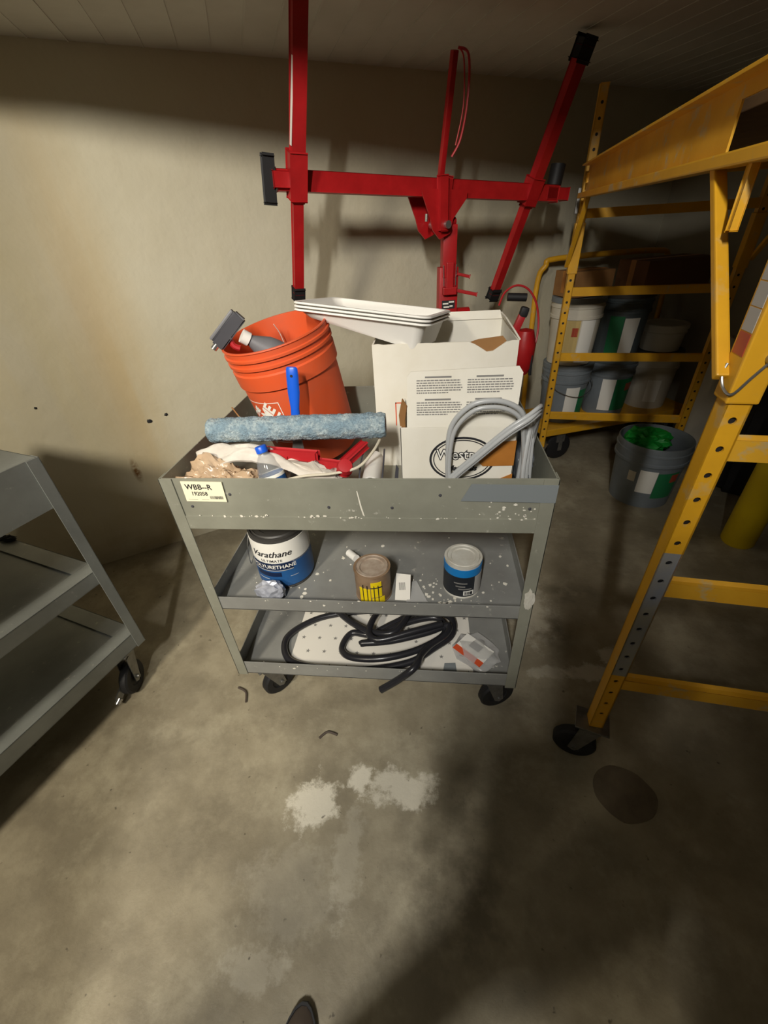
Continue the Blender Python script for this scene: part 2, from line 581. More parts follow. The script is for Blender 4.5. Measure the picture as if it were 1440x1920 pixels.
# low board-marked ceiling beyond the header, each board its own slab with a raised fin at the joint
ceil = struct(obj('ceiling', box(new(), -4.2, 4.4, YH - 0.02, 4.9, ZL + 0.035, ZL + 0.075), 'ceil'))
BW, SK = 0.118, -0.40
def board_mesh():
    bm = new()
    ya, yb = YH, 4.6
    def P(x, y, z):
        return Vector((x + SK * (y - YH), y, z))
    for x0, x1, z0 in ((0.0, BW - 0.006, ZL), (BW - 0.006, BW, ZL - 0.0022)):
        q = [bm.verts.new(P(x, y, z)) for z in (z0, ZL + 0.036) for x, y in ((x0, ya), (x1, ya), (x1, yb), (x0, yb))]
        for f in ((0, 3, 2, 1), (4, 5, 6, 7), (0, 1, 5, 4), (1, 2, 6, 5), (2, 3, 7, 6), (3, 0, 4, 7)):
            bm.faces.new([q[i] for i in f])
    return bm
b0 = obj('ceiling_board', board_mesh(), 'ceil', ceil)
k = 0
x = -2.0
while x < 4.1:
    o = b0 if k == 0 else copy_child(b0, ceil)
    o.location = (x, 0, random.uniform(-0.0007, 0.0007))
    x += BW
    k += 1
struct(obj('trim_1', box(new(), -4.2, 4.4, YH - 0.10, YH, ZL - 0.035, ZH + 0.02), 'wall_dim'))
struct(obj('light_block_pillar', box(new(), -0.86, -0.56, -0.72, -0.50, 0, ZH), 'wall_dim'))  # unseen pillar, added to keep tube light off the left and warm light off the right
struct(obj('light_block_partition', box(new(), -0.145, 3.7, -0.92, -0.80, 0, ZH), 'wall_dim'))  # unseen wall stub, added to cut off the tube lamp's light on the right
struct(obj('ceiling_high', box(new(), -5.0, 6.0, -6.5, YH, ZH, ZH + 0.1), 'wall_dim'))
# small drilled holes with torn plugs on the painted wall
for t, z, s in ((0.423, 0.698, 1.0), (0.502, 0.714, 0.8), (0.03, 0.849, 0.55)):
    h = crumple(new(), (t, 0.0, z), (0.010 * s, 0.004, 0.009 * s), 0.5, t * 9, 2)
    o = obj('wall_plug', h, 'black', wb)
# ------------------------------------------------------------------ steel carts
CW, CD, CH = 0.912, 0.652, 0.948

def caster_bm(h=0.19, wr=0.062, right=True):
    bm = new()
    box(bm, -0.045, 0.045, -0.035, 0.035, h - 0.006, h, 0.001)
    lathe(bm, [(0, h - 0.03), (0.026, h - 0.03), (0.026, h - 0.006), (0, h - 0.006)], 20)
    for s in (-1, 1):
        prism(bm, [(-0.028, h - 0.028), (0.028, h - 0.028), (0.042, wr - 0.012), (0.028, wr - 0.022), (0.012, wr - 0.012)], 0.003,
              Matrix(((1, 0, 0, 0), (0, 0, -1, s * 0.021), (0, 1, 0, 0), (0, 0, 0, 1))))
    box(bm, -0.028, 0.028, -0.023, 0.023, h - 0.032, h - 0.027, 0.001)
    cyl(bm, (0.026, -0.03, wr), (0.026, 0.03, wr), 0.007, 10)
    return bm

def wheel_bm(wr=0.062):
    m = Matrix(((1, 0, 0, 0.026), (0, 0, -1, 0.0155), (0, 1, 0, wr), (0, 0, 0, 1)))
    return lathe(new(), [(0, 0.004), (0.03, 0.004), (0.034, 0.0), (wr - 0.006, 0.0), (wr, 0.006), (wr, 0.025), (wr - 0.006, 0.031), (0.034, 0.031), (0.03, 0.027), (0, 0.027)], 28, m)

def add_casters(t, spots, mat='metal'):
    first = None
    for x, y, a in spots:
        if first is None:
            c = obj('caster', caster_bm(), mat, t)
            w = obj('wheel', wheel_bm(), 'black', c, True)
            first = (c, w)
        else:
            c = copy_child(first[0], t)
            w = copy_child(first[1], c)
        c.location = (x, y, 0)
        c.rotation_euler = (0, 0, a)

def post_bm(sx, sy_, z0, z1, w=0.033, th=0.003):
    """angle iron with its outer corner at 0,0, legs running to +sx / +sy"""
    bm = new()
    box(bm, 0 if sx > 0 else -w, w if sx > 0 else 0, 0 if sy_ > 0 else -th, th if sy_ > 0 else 0, z0, z1, 0.0008)
    box(bm, 0 if sx > 0 else -th, th if sx > 0 else 0, 0 if sy_ > 0 else -w, w if sy_ > 0 else 0, z0, z1, 0.0008)
    return bm

def shelf_bm(z0, z1, x0, x1, y0, y1, th=0.003, flange=0.0):
    bm = new()
    box(bm, x0, x1, y0, y1, z0, z0 + th)
    box(bm, x0, x1, y0, y0 + th, z0, z1, 0.0008)
    box(bm, x0, x1, y1 - th, y1, z0, z1, 0.0008)
    box(bm, x0, x0 + th, y0, y1, z0, z1, 0.0008)
    box(bm, x1 - th, x1, y0, y1, z0, z1, 0.0008)
    if flange:
        z = z1 - th
        box(bm, x0, x1, y0, y0 + flange, z, z1, 0.0008)
        box(bm, x0, x1, y1 - flange, y1, z, z1, 0.0008)
        box(bm, x0, x0 + flange, y0 + flange, y1 - flange, z, z1, 0.0008)
        box(bm, x1 - flange, x1, y0 + flange, y1 - flange, z, z1, 0.0008)
    return bm

CX0, CY0 = -0.634, 0.794
cart = thing('utility_cart', 'grey steel three-tier utility cart loaded with painting supplies in the middle of the room', 'cart', (CX0, CY0, 0))
e = 0.0035
tr = obj('top_tray', shelf_bm(0.801, CH, e, CW - e, e, CD - e), 'cart', cart)
bm = new()
box(bm, e + 0.028, CW - e - 0.028, e - 0.0022, e, 0.803, 0.842, 0.0006)
obj('tray_fold', bm, 'cart', tr)
bm = new()
for x in (0.06, 0.165, 0.40, 0.55, 0.66, 0.86):
    lathe(bm, [(0, 0), (0.004, 0), (0.003, 0.002), (0, 0.003)], 8, frame((x, e, 0.905 if x in (0.165, 0.66) else 0.87), (0, -1, 0)))
rv = obj('rivets', bm, 'dark', tr)
rv['kind'] = 'stuff'
obj('middle_shelf', shelf_bm(0.504, 0.553, e, CW - e, e, CD - e), 'shelf', cart)
obj('bottom_shelf', shelf_bm(0.191, 0.250, e, CW - e, e, CD - e), 'shelf', cart)
for px, py, sx, sy_ in ((0, 0, 1, 1), (CW, 0, -1, 1), (0, CD, 1, -1), (CW, CD, -1, -1)):
    o = obj('post', post_bm(sx, sy_, 0.186, CH), 'cart', cart)
    o.location = (px, py, 0)
add_casters(cart, ((0.075, 0.055, 0.9), (CW - 0.065, 0.055, 0.35), (0.075, CD - 0.06, 2.0), (CW - 0.07, CD - 0.06, 0.4)))
# dried plaster specks on the front faces
random.seed(21)
bm = new()
fm = Matrix(((1, 0, 0, 0), (0, 0, -1, 0), (0, 1, 0, 0), (0, 0, 0, 1)))
spots = [(random.uniform(0.05, 0.88), 0.843 + random.gauss(0, 0.0012), e - 0.0022) for _ in range(46)]
spots += [(random.gauss(0.83, 0.05), random.gauss(0.86, 0.025), e) for _ in range(34)]
spots += [(random.gauss(0.45, 0.22), random.gauss(0.545, 0.006), e) for _ in range(16)]
spots += [(random.gauss(0.30, 0.15), random.gauss(0.235, 0.008), e) for _ in range(10)]
for x, z, y in spots:
    if not 0.036 < x < CW - 0.036:
        continue
    s_ = random.choice((0.0012, 0.0018, 0.0018, 0.0028, 0.004))
    k = random.randint(4, 6)
    prism(bm, [(x + s_ * random.uniform(0.5, 1.5) * math.cos(2 * PI * j / k), z + s_ * random.uniform(0.5, 1.1) * math.sin(2 * PI * j / k)) for j in range(k)], 0.0006, Matrix.Translation((0, y, 0)) @ fm)
prism(bm, [(0.470, 0.915), (0.472, 0.916), (0.479, 0.870), (0.484, 0.845), (0.480, 0.848), (0.475, 0.872)], 0.0006, Matrix.Translation((0, e, 0)) @ fm)
sk = obj('plaster_specks', bm, 'white_card', cart)
sk['kind'] = 'stuff'
# stickers and tape on the front of the tray
lab = obj('asset_label', box(new(), 0.036, 0.137, -0.0012, 0.0005, 0.889, 0.944), 'cream', cart)
lab.rotation_euler = (0, 0.02, 0)
bm = new()
fn = lambda x, y: Vector((0.0865 + x, -0.0016, 0.916 + y))
add_text(bm, text_geo('WBB--R', 0.020, bold=0.0004), lambda x, y: fn(x * 0.95 - 0.010, y + 0.013))
add_text(bm, text_geo('192058', 0.015, bold=0.0003), lambda x, y: fn(x * 0.9 - 0.012, y - 0.005))
xx = 0.012
while xx < 0.044:
    w_ = random.choice((0.0008, 0.0012, 0.002))
    strip(bm, fn, xx, xx + w_, -0.019, -0.011)
    xx += w_ + 0.0011
strip(bm, fn, -0.044, -0.02, -0.0215, -0.0208)
strip(bm, fn, -0.01, 0.008, -0.0215, -0.0208)
obj('lettering', bm, 'ink', lab)
bm = new()
prism(bm, [(0.727, 0.937), (0.911, 0.934), (0.911, 0.889), (0.706, 0.893)], 0.0012, Matrix(((1, 0, 0, 0), (0, 0, 1, -0.0012), (0, 1, 0, 0), (0, 0, 0, 1))))
obj('duct_tape', bm, 'duct', cart)
bm = crumple(new(), (CW - 0.014, -0.001, 0.585), (0.012, 0.0012, 0.030), 0.6, 3.0, 3)
obj('plaster_smear', bm, 'lid_white', cart)

def flanged_bm(z0, z1, fl=0.058, th=0.003):
    # shelf with a wide folded rim and a floor just below it
    bm = shelf_bm(z0, z1, e, CW - e, e, CD - e, th, fl)
    box(bm, e + 0.003, CW - e - 0.003, e + 0.003, CD - e - 0.003, z1 - 0.010, z1 - 0.007)
    return bm
# second cart, standing at an angle on the left; flat top
A2 = math.atan2(0.957, 0.29)
cart2 = thing('utility_cart', 'empty blue-grey steel cart with flat top, cut off by the left edge of the photo', 'cart', (-1.309, 0.042, 0), A2)
bm = new()
box(bm, e, CW - e, e, CD - e, CH - 0.004, CH, 0.001)
for q in ((e, CW - e, e, e + .003), (e, CW - e, CD - e - .003, CD - e), (e, e + .003, e, CD - e), (CW - e - .003, CW - e, e, CD - e)):
    box(bm, q[0], q[1], q[2], q[3], 0.80, CH, 0.0008)
obj('top_shelf', bm, 'cart2', cart2)
obj('middle_shelf', flanged_bm(0.504, 0.553), 'cart2', cart2)
obj('bottom_shelf', flanged_bm(0.191, 0.250), 'cart2', cart2)
for px, py, sx, sy_ in ((0, 0, 1, 1), (CW, 0, -1, 1), (0, CD, 1, -1), (CW, CD, -1, -1)):
    o = obj('post', post_bm(sx, sy_, 0.186, CH), 'cart2', cart2)
    o.location = (px, py, 0)
add_casters(cart2, ((0.07, 0.055, 2.6), (CW - 0.065, 0.050, 3.6), (0.07, CD - 0.06, 0.3), (CW - 0.07, CD - 0.06, 2.0)))
bm = new()
bar(bm, (0.80, 0.035, 0.075), (0.745, 0.030, 0.034), 0.022, 0.006, None, 0.002)
bp_ = obj('brake_pedal', bm, 'metal', cart2)
obj('pedal_tip', cyl(new(), (0.752, 0.030, 0.032), (0.735, 0.030, 0.022), 0.011, 14), 'chrome', bp_, True)
cl = crumple(new(), (0, 0, 0), (0.028, 0.012, 0.012), 0.5, 5, 3)
tag(obj('debris_scrap', cl, 'black', None, True), 'small black crumpled scrap on the middle shelf of the left cart', 'scrap').location = (-1.492, 1.035, 0.563)

# ------------------------------------------------------------------ things on the top tray
TZ = 0.8042
# orange bucket, leaning
ax = Vector((-0.165, -0.14, 0.976)).normalized()
rimc = Vector((-0.425, 1.185, 1.190))
BH = 0.368
bmx = frame(rimc - ax * BH, ax, (1, 0, 0))
bk = thing('bucket', 'scuffed orange plastic bucket leaning to the left on the cart', 'bucket', mtx=bmx)
prof = [(0, 0.004), (0.126, 0.004), (0.130, 0.0), (0.132, 0.004), (0.1405, 0.235), (0.1405, 0.262), (0.1475, 0.262), (0.1485, 0.302), (0.1445, 0.306), (0.1445, 0.318), (0.150, 0.320), (0.150, 0.327),
        (0.1455, 0.329), (0.1455, 0.340), (0.151, 0.342), (0.151, 0.348), (0.1465, 0.350), (0.147, 0.362), (0.150, 0.365), (0.149, 0.368), (0.1445, 0.368), (0.1435, 0.36), (0.126, 0.012), (0, 0.012)]
bo = obj('body', lathe(new(), prof, 56), 'orange', bk, True, 35)
# printed square logo on its side
ang0 = -PI / 2 - 0.52
def wrap(r0, r1, z0, z1, a0, e=0.0009, mtx=None):
    def f(x, y):
        r = r0 + (r1 - r0) * (y - z0) / (z1 - z0)
        a = a0 + x / r
        return Vector(((r + e) * math.cos(a), (r + e) * math.sin(a), y))
    return f
wf = wrap(0.132, 0.1405, 0.004, 0.235, ang0)
bm = new()
cz, hs = 0.160, 0.066
for x0, x1, y0, y1 in ((-hs, hs, hs - 0.0022, hs), (-hs, hs, -hs, -hs + 0.0022), (-hs, -hs + 0.0022, -hs, hs), (hs - 0.0022, hs, -hs, hs)):
    strip(bm, lambda x, y: wf(x, cz + y), x0, x1, y0, y1, 8)
ca = math.cos(PI / 4)
for txt, off, size in (('THE', 0.045, 0.024), ('HOME', 0.012, 0.048), ('DEPOT', -0.030, 0.042)):
    g = text_geo(txt, size, bold=0.0018, spacing=0.95)
    add_text(bm, g, lambda x, y, off=off: wf(((x * ca - (y + off) * ca)), cz + (x * ca + (y + off) * ca)))
obj('printed_logo', bm, 'white', bo)
# white drips
bm = new()
tube(bm, [bmx.inverted() @ Vector(p) for p in spline([(-0.452, 1.27, 1.19), (-0.445, 1.29, 1.16), (-0.437, 1.295, 1.12)], 4)], 0.0012, 5)
obj('paint_drip', bm, 'white', bo)
# spray bottle inside the bucket
sb = thing('spray_bottle', 'dark grey trigger spray bottle lying in the orange bucket', 'spray bottle', (0, 0, 0))
A_, B_ = Vector((-0.355, 1.20, 1.075)), Vector((-0.488, 1.13, 1.186))
fx = frame(A_, B_ - A_)
L_ = (B_ - A_).length
obj('bottle', lathe(new(), [(0, -0.10), (0.034, -0.10), (0.038, -0.09), (0.038, L_ - 0.085), (0.034, L_ - 0.06), (0.015, L_ - 0.018), (0.013, L_ - 0.004), (0, L_ - 0.004)], 24, fx), 'grey_plastic', sb, True)
obj('collar', lathe(new(), [(0, L_ - 0.012), (0.018, L_ - 0.012), (0.018, L_ + 0.008), (0, L_ + 0.008)], 20, fx), 'white_plastic', sb, True)
hx = frame((-0.572, 1.118, 1.178), Vector((-0.486, 1.15, 1.262)) - Vector((-0.578, 1.118, 1.175)), (0.25, -1, 0)) @ Matrix.Scale(0.82, 4)
bm = new()
prism(bm, [(-0.014, 0.0), (0.014, 0.0), (0.017, 0.05), (0.017, 0.125), (-0.017, 0.125), (-0.017, 0.05)], 0.042, hx @ Matrix(((1, 0, 0, 0), (0, 0, 1, -0.006), (0, 1, 0, 0), (0, 0, 0, 1))))
bmesh.ops.bevel(bm, geom=bm.edges[:], offset=0.004, segments=2, affect='EDGES')
obj('spray_head', bm, 'dark', sb, True)
bm = new()
box(bm, -0.013, 0.013, -0.016, -0.006, 0.004, 0.12, 0.003, hx)
obj('head_top', bm, 'grey_plastic', sb, True)
bm = new()
cyl(bm, hx @ Vector((0, 0.012, -0.016)), hx @ Vector((0, 0.012, 0.004)), 0.0085, 14)
obj('nozzle', bm, 'chrome', sb, True)
bm = new()
tube(bm, spline([hx @ Vector((0, 0.030, 0.045)), hx @ Vector((0, 0.052, 0.035)), hx @ Vector((0, 0.072, 0.042))], 5), 0.008, 8)
obj('trigger', bm, 'red_plastic', sb, True)

# paint roller cover
rp0, rp1 = Vector((-0.556, 0.945, 1.003)), Vector((-0.107, 0.965, 1.004))
rm = frame(rp0, rp1 - rp0)
RL = (rp1 - rp0).length
rc = thing('roller_cover', 'fluffy blue-grey paint roller cover laid across the cart tray', 'roller cover', mtx=rm)
bm = new()
nz, na = 150, 64
V = []
for i in range(nz + 1):
    row = []
    for j in range(na):
        a = 2 * PI * j / na
        z = RL * i / nz
        base_r = 0.0305
        ed = min(i, nz - i)
        if ed < 5:
            base_r -= 0.0035 * (1 - ed / 5.0) ** 2
        r = base_r + 0.0028 * noise.noise(Vector((math.cos(a) * 3, math.sin(a) * 3, z * 60))) + random.uniform(-0.0011, 0.0011)
        row.append(bm.verts.new((r * math.cos(a), r * math.sin(a), z)))
    V.append(row)
for i in range(nz):
    for j in range(na):
        bm.faces.new((V[i][j], V[i][(j + 1) % na], V[i + 1][(j + 1) % na], V[i + 1][j]))
for i, s in ((0, 1), (nz, -1)):
    ring = [bm.verts.new((0.019 * math.cos(2 * PI * j / na), 0.019 * math.sin(2 * PI * j / na), RL * i / nz)) for j in range(na)]
    for j in range(na):
        q = (V[i][j], V[i][(j + 1) % na], ring[(j + 1) % na], ring[j])
        bm.faces.new(q if s < 0 else tuple(reversed(q)))
obj('nap', bm, 'nap', rc, True, 80)
bm = lathe(new(), [(0.019, 0.0), (0.019, RL), (0.0165, RL), (0.0165, 0.0), (0.019, 0.0)], 24)
obj('core', bm, 'kraft', rc, True)
# red roller frame under the cover
rf = thing('paint_roller', 'red plastic roller holder with a knobbly end beneath the roller cover', 'paint roller')
bm = new()
bar(bm, (-0.47, 0.925, 0.958), (-0.275, 0.905, 0.950), 0.014, 0.018, (0, 0, 1), 0.005)
obj('frame_bar', bm, 'red_plastic', rf, True)
bm = new()
bar(bm, (-0.35, 0.912, 0.940), (-0.21, 0.895, 0.928), 0.012, 0.016, (0, 0, 1), 0.004)
obj('frame_arm', bm, 'red_plastic', rf, True)
bm = new()
lathe(bm, [(0, -0.020), (0.016, -0.018), (0.020, -0.008), (0.014, 0.0), (0.021, 0.008), (0.017, 0.022), (0, 0.024)], 14, frame((-0.205, 0.885, 0.925), (0.2, -0.5, 0.6)))
obj('end_knob', bm, 'red_plastic', rf, True)
bm = new()
bar(bm, (-0.205, 0.90, 0.935), (-0.165, 0.96, 0.952), 0.016, 0.016, (0, 0, 1), 0.005)
obj('grip', bm, 'red_plastic', rf, True)
# blue-handled scraper against the bucket
sc = thing('scraper', 'scraper with bright blue handle standing against the orange bucket', 'scraper')
bm = new()
hm = frame((-0.350, 1.005, 0.965), Vector((0.012, 0.012, 0.165)), (1, 0, 0))
def hsec(z, w, d):
    return [(w * math.cos(2 * PI * k / 14), d * math.sin(2 * PI * k / 14), z) for k in range(14)]
rings = []
for z, w, d in ((0.0, 0.011, 0.007), (0.03, 0.0125, 0.008), (0.07, 0.0115, 0.008), (0.11, 0.0155, 0.0085), (0.15, 0.0155, 0.008), (0.168, 0.0145, 0.007), (0.172, 0.012, 0.005)):
    rings.append([bm.verts.new(hm @ Vector(p)) for p in hsec(z, w, d)])
for a, b_ in zip(rings, rings[1:]):
    for k in range(14):
        bm.faces.new((a[k], a[(k + 1) % 14], b_[(k + 1) % 14], b_[k]))
bm.faces.new(rings[0]); bm.faces.new(rings[-1])
hd = obj('handle', bm, 'blue_plastic', sc, True)
bm = new()
lathe(bm, [(0, -0.0005), (0.0035, -0.0005), (0.0035, 0.0006), (0, 0.0006)], 12, frame(hm @ Vector((0, -0.0082, 0.152)), hm.to_3x3() @ Vector((0, -1, 0))))
obj('hang_hole', bm, 'black', hd)
bm = new()
prism(bm, [(-0.009, 0.0), (0.009, 0.0), (0.03, -0.13), (0.03, -0.158), (-0.03, -0.158), (-0.03, -0.13)], 0.0015, hm @ Matrix(((1, 0, 0, 0), (0, 0, -1, 0), (0, 1, 0, 0.003), (0, 0, 0, 1))))
obj('blade', bm, 'metal', sc)
# white rag folded over the clutter
def rag_fn(u, v):
    P = [Vector((-0.592, 0.905, 0.905)), Vector((-0.580, 0.90, 0.966)), Vector((-0.51, 0.90, 0.978)), Vector((-0.435, 0.905, 0.982)), Vector((-0.35, 0.895, 0.950)), Vector((-0.27, 0.885, 0.928)), Vector((-0.215, 0.878, 0.910))]
    k = u * 6
    i = min(int(k), 5)
    p = P[i].lerp(P[i + 1], k - i)
    w = 0.085 - 0.045 * u
    q = p + Vector((0.012 * math.sin(9 * v), (v - 0.35) * w, -abs(v - 0.55) * 0.06 * (1 - 0.3 * u)))
    q += 0.012 * Vector((noise.noise(Vector((u * 6, v * 4, 1))), noise.noise(Vector((u * 7, v * 4, 5))), noise.noise(Vector((u * 9, v * 5, 9)))))
    q.z = max(q.z, TZ + 0.004)
    return q
bm = grid(new(), rag_fn, 44, 16, 0.007)
tag(obj('rag', bm, 'rag', None, True, 70), 'crumpled white rag lying below the roller cover in the tray', 'rag')
# tan plastic bag at the front left corner of the tray
bm = crumple(new(), (-0.52, 0.865, 0.875), (0.098, 0.052, 0.07), 0.42, 2.2, 5, 2.2, floor=TZ + 0.002)
for v in bm.verts:
    v.co.y = max(v.co.y, 0.806)
    v.co.x = max(v.co.x, -0.620)
    if v.co.z > 0.95 and v.co.x > -0.5:
        v.co.z = 0.95 - (v.co.x + 0.5) * 0.2 + (v.co.z - 0.95) * 0.3
tag(obj('plastic_bag', bm, 'tan_bag', None, True, 60), 'crumpled tan plastic bag at the front left corner of the tray', 'bag')
# water bottle
wx = frame((-0.365, 0.862, TZ + 0.006), Vector((-0.042, 0.030, 0.16)))
wbt = thing('water_bottle', 'clear plastic water bottle with blue label standing behind the front tray wall', 'bottle', mtx=wx)
obj('body', lathe(new(), [(0, 0), (0.026, 0.0), (0.031, 0.008), (0.032, 0.02), (0.032, 0.112), (0.030, 0.125), (0.022, 0.148), (0.0135, 0.160), (0.0125, 0.170), (0, 0.170)], 28), 'clear', wbt, True)
obj('blue_label', patch(new(), 0.0322, 0.0322, 0.045, 0.108, 0, 2 * PI, 32, 2), 'blue_label', wbt, True)
obj('label_edge', patch(new(), 0.0324, 0.0324, 0.102, 0.110, 0, 2 * PI, 32, 1), 'white', wbt, True)
obj('cap', lathe(new(), [(0, 0.166), (0.0145, 0.166), (0.0145, 0.180), (0.013, 0.182), (0, 0.182)], 18), 'blue_plastic', wbt, True)
# loose items between bottle and boxes
tb = thing('cardboard_tube', 'white tube open at the end facing the camera in the tray', 'tube')
tm = frame((-0.138, 0.845, 0.903), Vector((-0.006, 0.150, -0.008)))
obj('tube_wall', lathe(new(), [(0.0225, 0), (0.0225, 0.15), (0.0195, 0.15), (0.0195, 0.0), (0.0225, 0)], 28, tm), 'white_plastic', tb, True, 50)
obj('end_disc', lathe(new(), [(0, 0.012), (0.0195, 0.012), (0.0195, 0.014), (0, 0.014)], 24, tm), 'lid_white', tb)
bm = new()
tube(bm, spline([(-0.165, 0.98, 0.94), (-0.168, 0.90, 0.925), (-0.165, 0.85, 0.89), (-0.145, 0.835, 0.875), (-0.118, 0.838, 0.885), (-0.110, 0.86, 0.92), (-0.112, 0.95, 0.945)], 6), 0.0022, 6)
tag(obj('wire_loop', bm, 'dark', None, True), 'thin dark wire looped around the white tube in the tray', 'wire')
bm = new()
tube(bm, spline([(-0.36, 0.86, 0.905), (-0.30, 0.855, 0.922), (-0.23, 0.86, 0.926), (-0.17, 0.875, 0.935), (-0.135, 0.91, 0.96), (-0.12, 0.97, 0.972)], 6), 0.0035, 8)
tag(obj('cord', bm, 'cord', None, True), 'beige cord curving from the red roller frame toward the boxes', 'cord')
bm = new()
prism(bm, [(0, 0), (0.014, 0.0), (0.022, 0.115), (0.016, 0.125)], 0.003, frame((-0.094, 0.868, TZ + 0.01), (0.15, -1, 0.1), (1, 0, 0)))
tag(obj('putty_knife', bm, 'dark', None), 'dark knife blade pointing up between the tube and the small box', 'knife')
bm = crumple(new(), (-0.08, 0.83, 0.87), (0.016, 0.016, 0.05), 0.35, 8.1, 3, 3, floor=TZ + 0.002)
tag(obj('plastic_wrap', bm, 'pack', None, True, 60), 'scrap of clear plastic wrap beside the small printed box', 'wrap')
bm = crumple(new(), (-0.27, 0.87, 0.83), (0.06, 0.045, 0.028), 0.4, 4.4, 4, 3, floor=TZ + 0.002)
tag(obj('dark_rag', bm, 'dark', None, True, 60), 'dark crumpled rag at the bottom of the tray behind its front wall', 'rag')
bm = new()
tube(bm, spline([(-0.555, 1.09, 1.01), (-0.535, 1.08, 0.985), (-0.50, 1.05, 0.965), (-0.47, 1.03, 0.95)], 5), 0.0022, 5)
tag(obj('bent_wire', bm, 'kraft', None), 'thin bent wire sticking up at the left tray wall', 'wire')

# tall white carton with open flaps
TB = thing('carton', 'tall open white carton at the back of the cart tray', 'box', (-0.150, 1.125, TZ))
bw, bd, bh, th = 0.372, 0.285, 0.352, 0.004
bm = new()
nseg = 24
def torn(x):
    z = bh
    if 0.255 < x < 0.345:
        z -= 0.030 * (1 - abs(x - 0.30) / 0.045)
    return z + 0.0025 * noise.noise(Vector((x * 40, 0, 0)))
vb = [[bm.verts.new((bw * i / nseg, y, 0)) for i in range(nseg + 1)] for y in (0, th)]
vt = [[bm.verts.new((bw * i / nseg, y, torn(bw * i / nseg))) for i in range(nseg + 1)] for y in (0, th)]
for i in range(nseg):
    bm.faces.new((vb[0][i], vb[0][i + 1], vt[0][i + 1], vt[0][i]))
    bm.faces.new((vb[1][i + 1], vb[1][i], vt[1][i], vt[1][i + 1]))
    bm.faces.new((vt[0][i], vt[0][i + 1], vt[1][i + 1], vt[1][i]))
box(bm, 0, bw, bd - th, bd, 0, bh)
box(bm, 0, th, th, bd - th, 0, bh)
box(bm, bw - th, bw, th, bd - th, 0, bh)
box(bm, th, bw - th, th, bd - th, 0, th)
obj('carton_body', bm, 'white_card', TB)
bm = new()
prism(bm, [(0.0, 0.0), (bw, 0.0), (bw - 0.012, 0.024), (0.02, 0.024)], th, frame((0, bd - th, bh), Vector((0, -0.97, 0.25)), (1, 0, 0)))
obj('flap', bm, 'white_card', TB)
bm = new()
prism(bm, [(0.0, 0.0), (bd, 0.0), (bd - 0.01, 0.022), (0.16, 0.028), (0.05, 0.014)], th, frame((bw, 0, bh), Vector((0.85, 0, 0.5)), (0, 1, 0)))
obj('flap', bm, 'white_card', TB)
bm = new()
prism(bm, [(0.0, 0.0), (0.045, -0.034), (0.09, 0.0), (0.080, 0.012), (0.02, 0.006)], 0.002, frame((0.252, 0.009, bh - 0.002), Vector((0, -1, 0.1)), (1, 0, 0)))
obj('torn_liner', bm, 'kraft', TB)
bm = new()
fn = lambda x, y: Vector((x, -0.0008, y))
for x0, x1, y0, y1 in ((0.055, 0.085, 0.195, 0.198), (0.055, 0.058, 0.13, 0.198)):
    strip(bm, fn, x0, x1, y0, y1)
obj('printed_line', bm, 'ink_red', TB)

# small printed box with raised flap
SBX = thing('printed_box', 'small white printed box with raised flap and oval logo at the front of the tray', 'box', (-0.066, 0.885, TZ), 0.0)
sw, sd, sh = 0.262, 0.19, 0.226
bm = new()
box(bm, 0, sw, 0, 0.003, 0, sh, 0.0008)
box(bm, 0, sw, sd - 0.003, sd, 0, sh, 0.0008)
box(bm, 0, 0.003, 0, sd, 0, sh, 0.0008)
box(bm, sw - 0.003, sw, 0, sd, 0, sh, 0.0008)
box(bm, 0, sw, 0, sd, 0, 0.003)
sbody = obj('box_body', bm, 'white_card', SBX)
bm = new()
pts = [(0.016, 0.0), (sw - 0.008, 0.0), (sw - 0.003, 0.115), (sw - 0.012, 0.128), (0.026, 0.122), (0.018, 0.112)]
flm = frame((0, 0.003, sh), Vector((0, -1, 0.10)), (1, 0, 0))
prism(bm, pts, 0.003, flm)
flap = obj('flap', bm, 'white_card', SBX)
bm = new()
ff = lambda x, y: flm @ Vector((x, y, 0.0036))
for cx in (0.038, 0.146):
    yy = 0.108
    for blk in range(2):
        strip(bm, ff, cx + 0.018, cx + 0.018 + 0.056, yy, yy + 0.0036, 1)
        yy -= 0.0062
        for ln in range(6):
            xx = cx
            end = cx + 0.098 - (0.03 if ln == 5 else random.uniform(0, 0.006))
            while xx < end:
                w_ = random.uniform(0.003, 0.009)
                strip(bm, ff, xx, min(xx + w_, end), yy, yy + 0.0024)
                xx += w_ + 0.0012
            yy -= 0.0052
        yy -= 0.010
obj('fine_print', bm, 'ink_grey', flap)
bm = new()
def ring(bm, cx, cz, rx, rz, w, f, n=56):
    a = [bm.verts.new(f(cx + rx * math.cos(2 * PI * i / n), cz + rz * math.sin(2 * PI * i / n))) for i in range(n)]
    b2 = [bm.verts.new(f(cx + (rx - w) * math.cos(2 * PI * i / n), cz + (rz - w) * math.sin(2 * PI * i / n))) for i in range(n)]
    for i in range(n):
        j = (i + 1) % n
        bm.faces.new((a[i], a[j], b2[j], b2[i]))
ff2 = lambda x, y: Vector((x, -0.0008, y))
ring(bm, 0.143, 0.146, 0.076, 0.057, 0.0052, ff2)
ring(bm, 0.143, 0.146, 0.067, 0.0495, 0.0024, ff2)
add_text(bm, text_geo('Westpac', 0.037, bold=0.0022, spacing=0.97), lambda x, y: ff2(0.143 + x * 0.92, 0.157 + y))
add_text(bm, text_geo('Materials', 0.019, 0.25, 0.0009), lambda x, y: ff2(0.143 + x, 0.122 + y))
lo = obj('printed_logo', bm, 'ink', sbody)
bm = new()
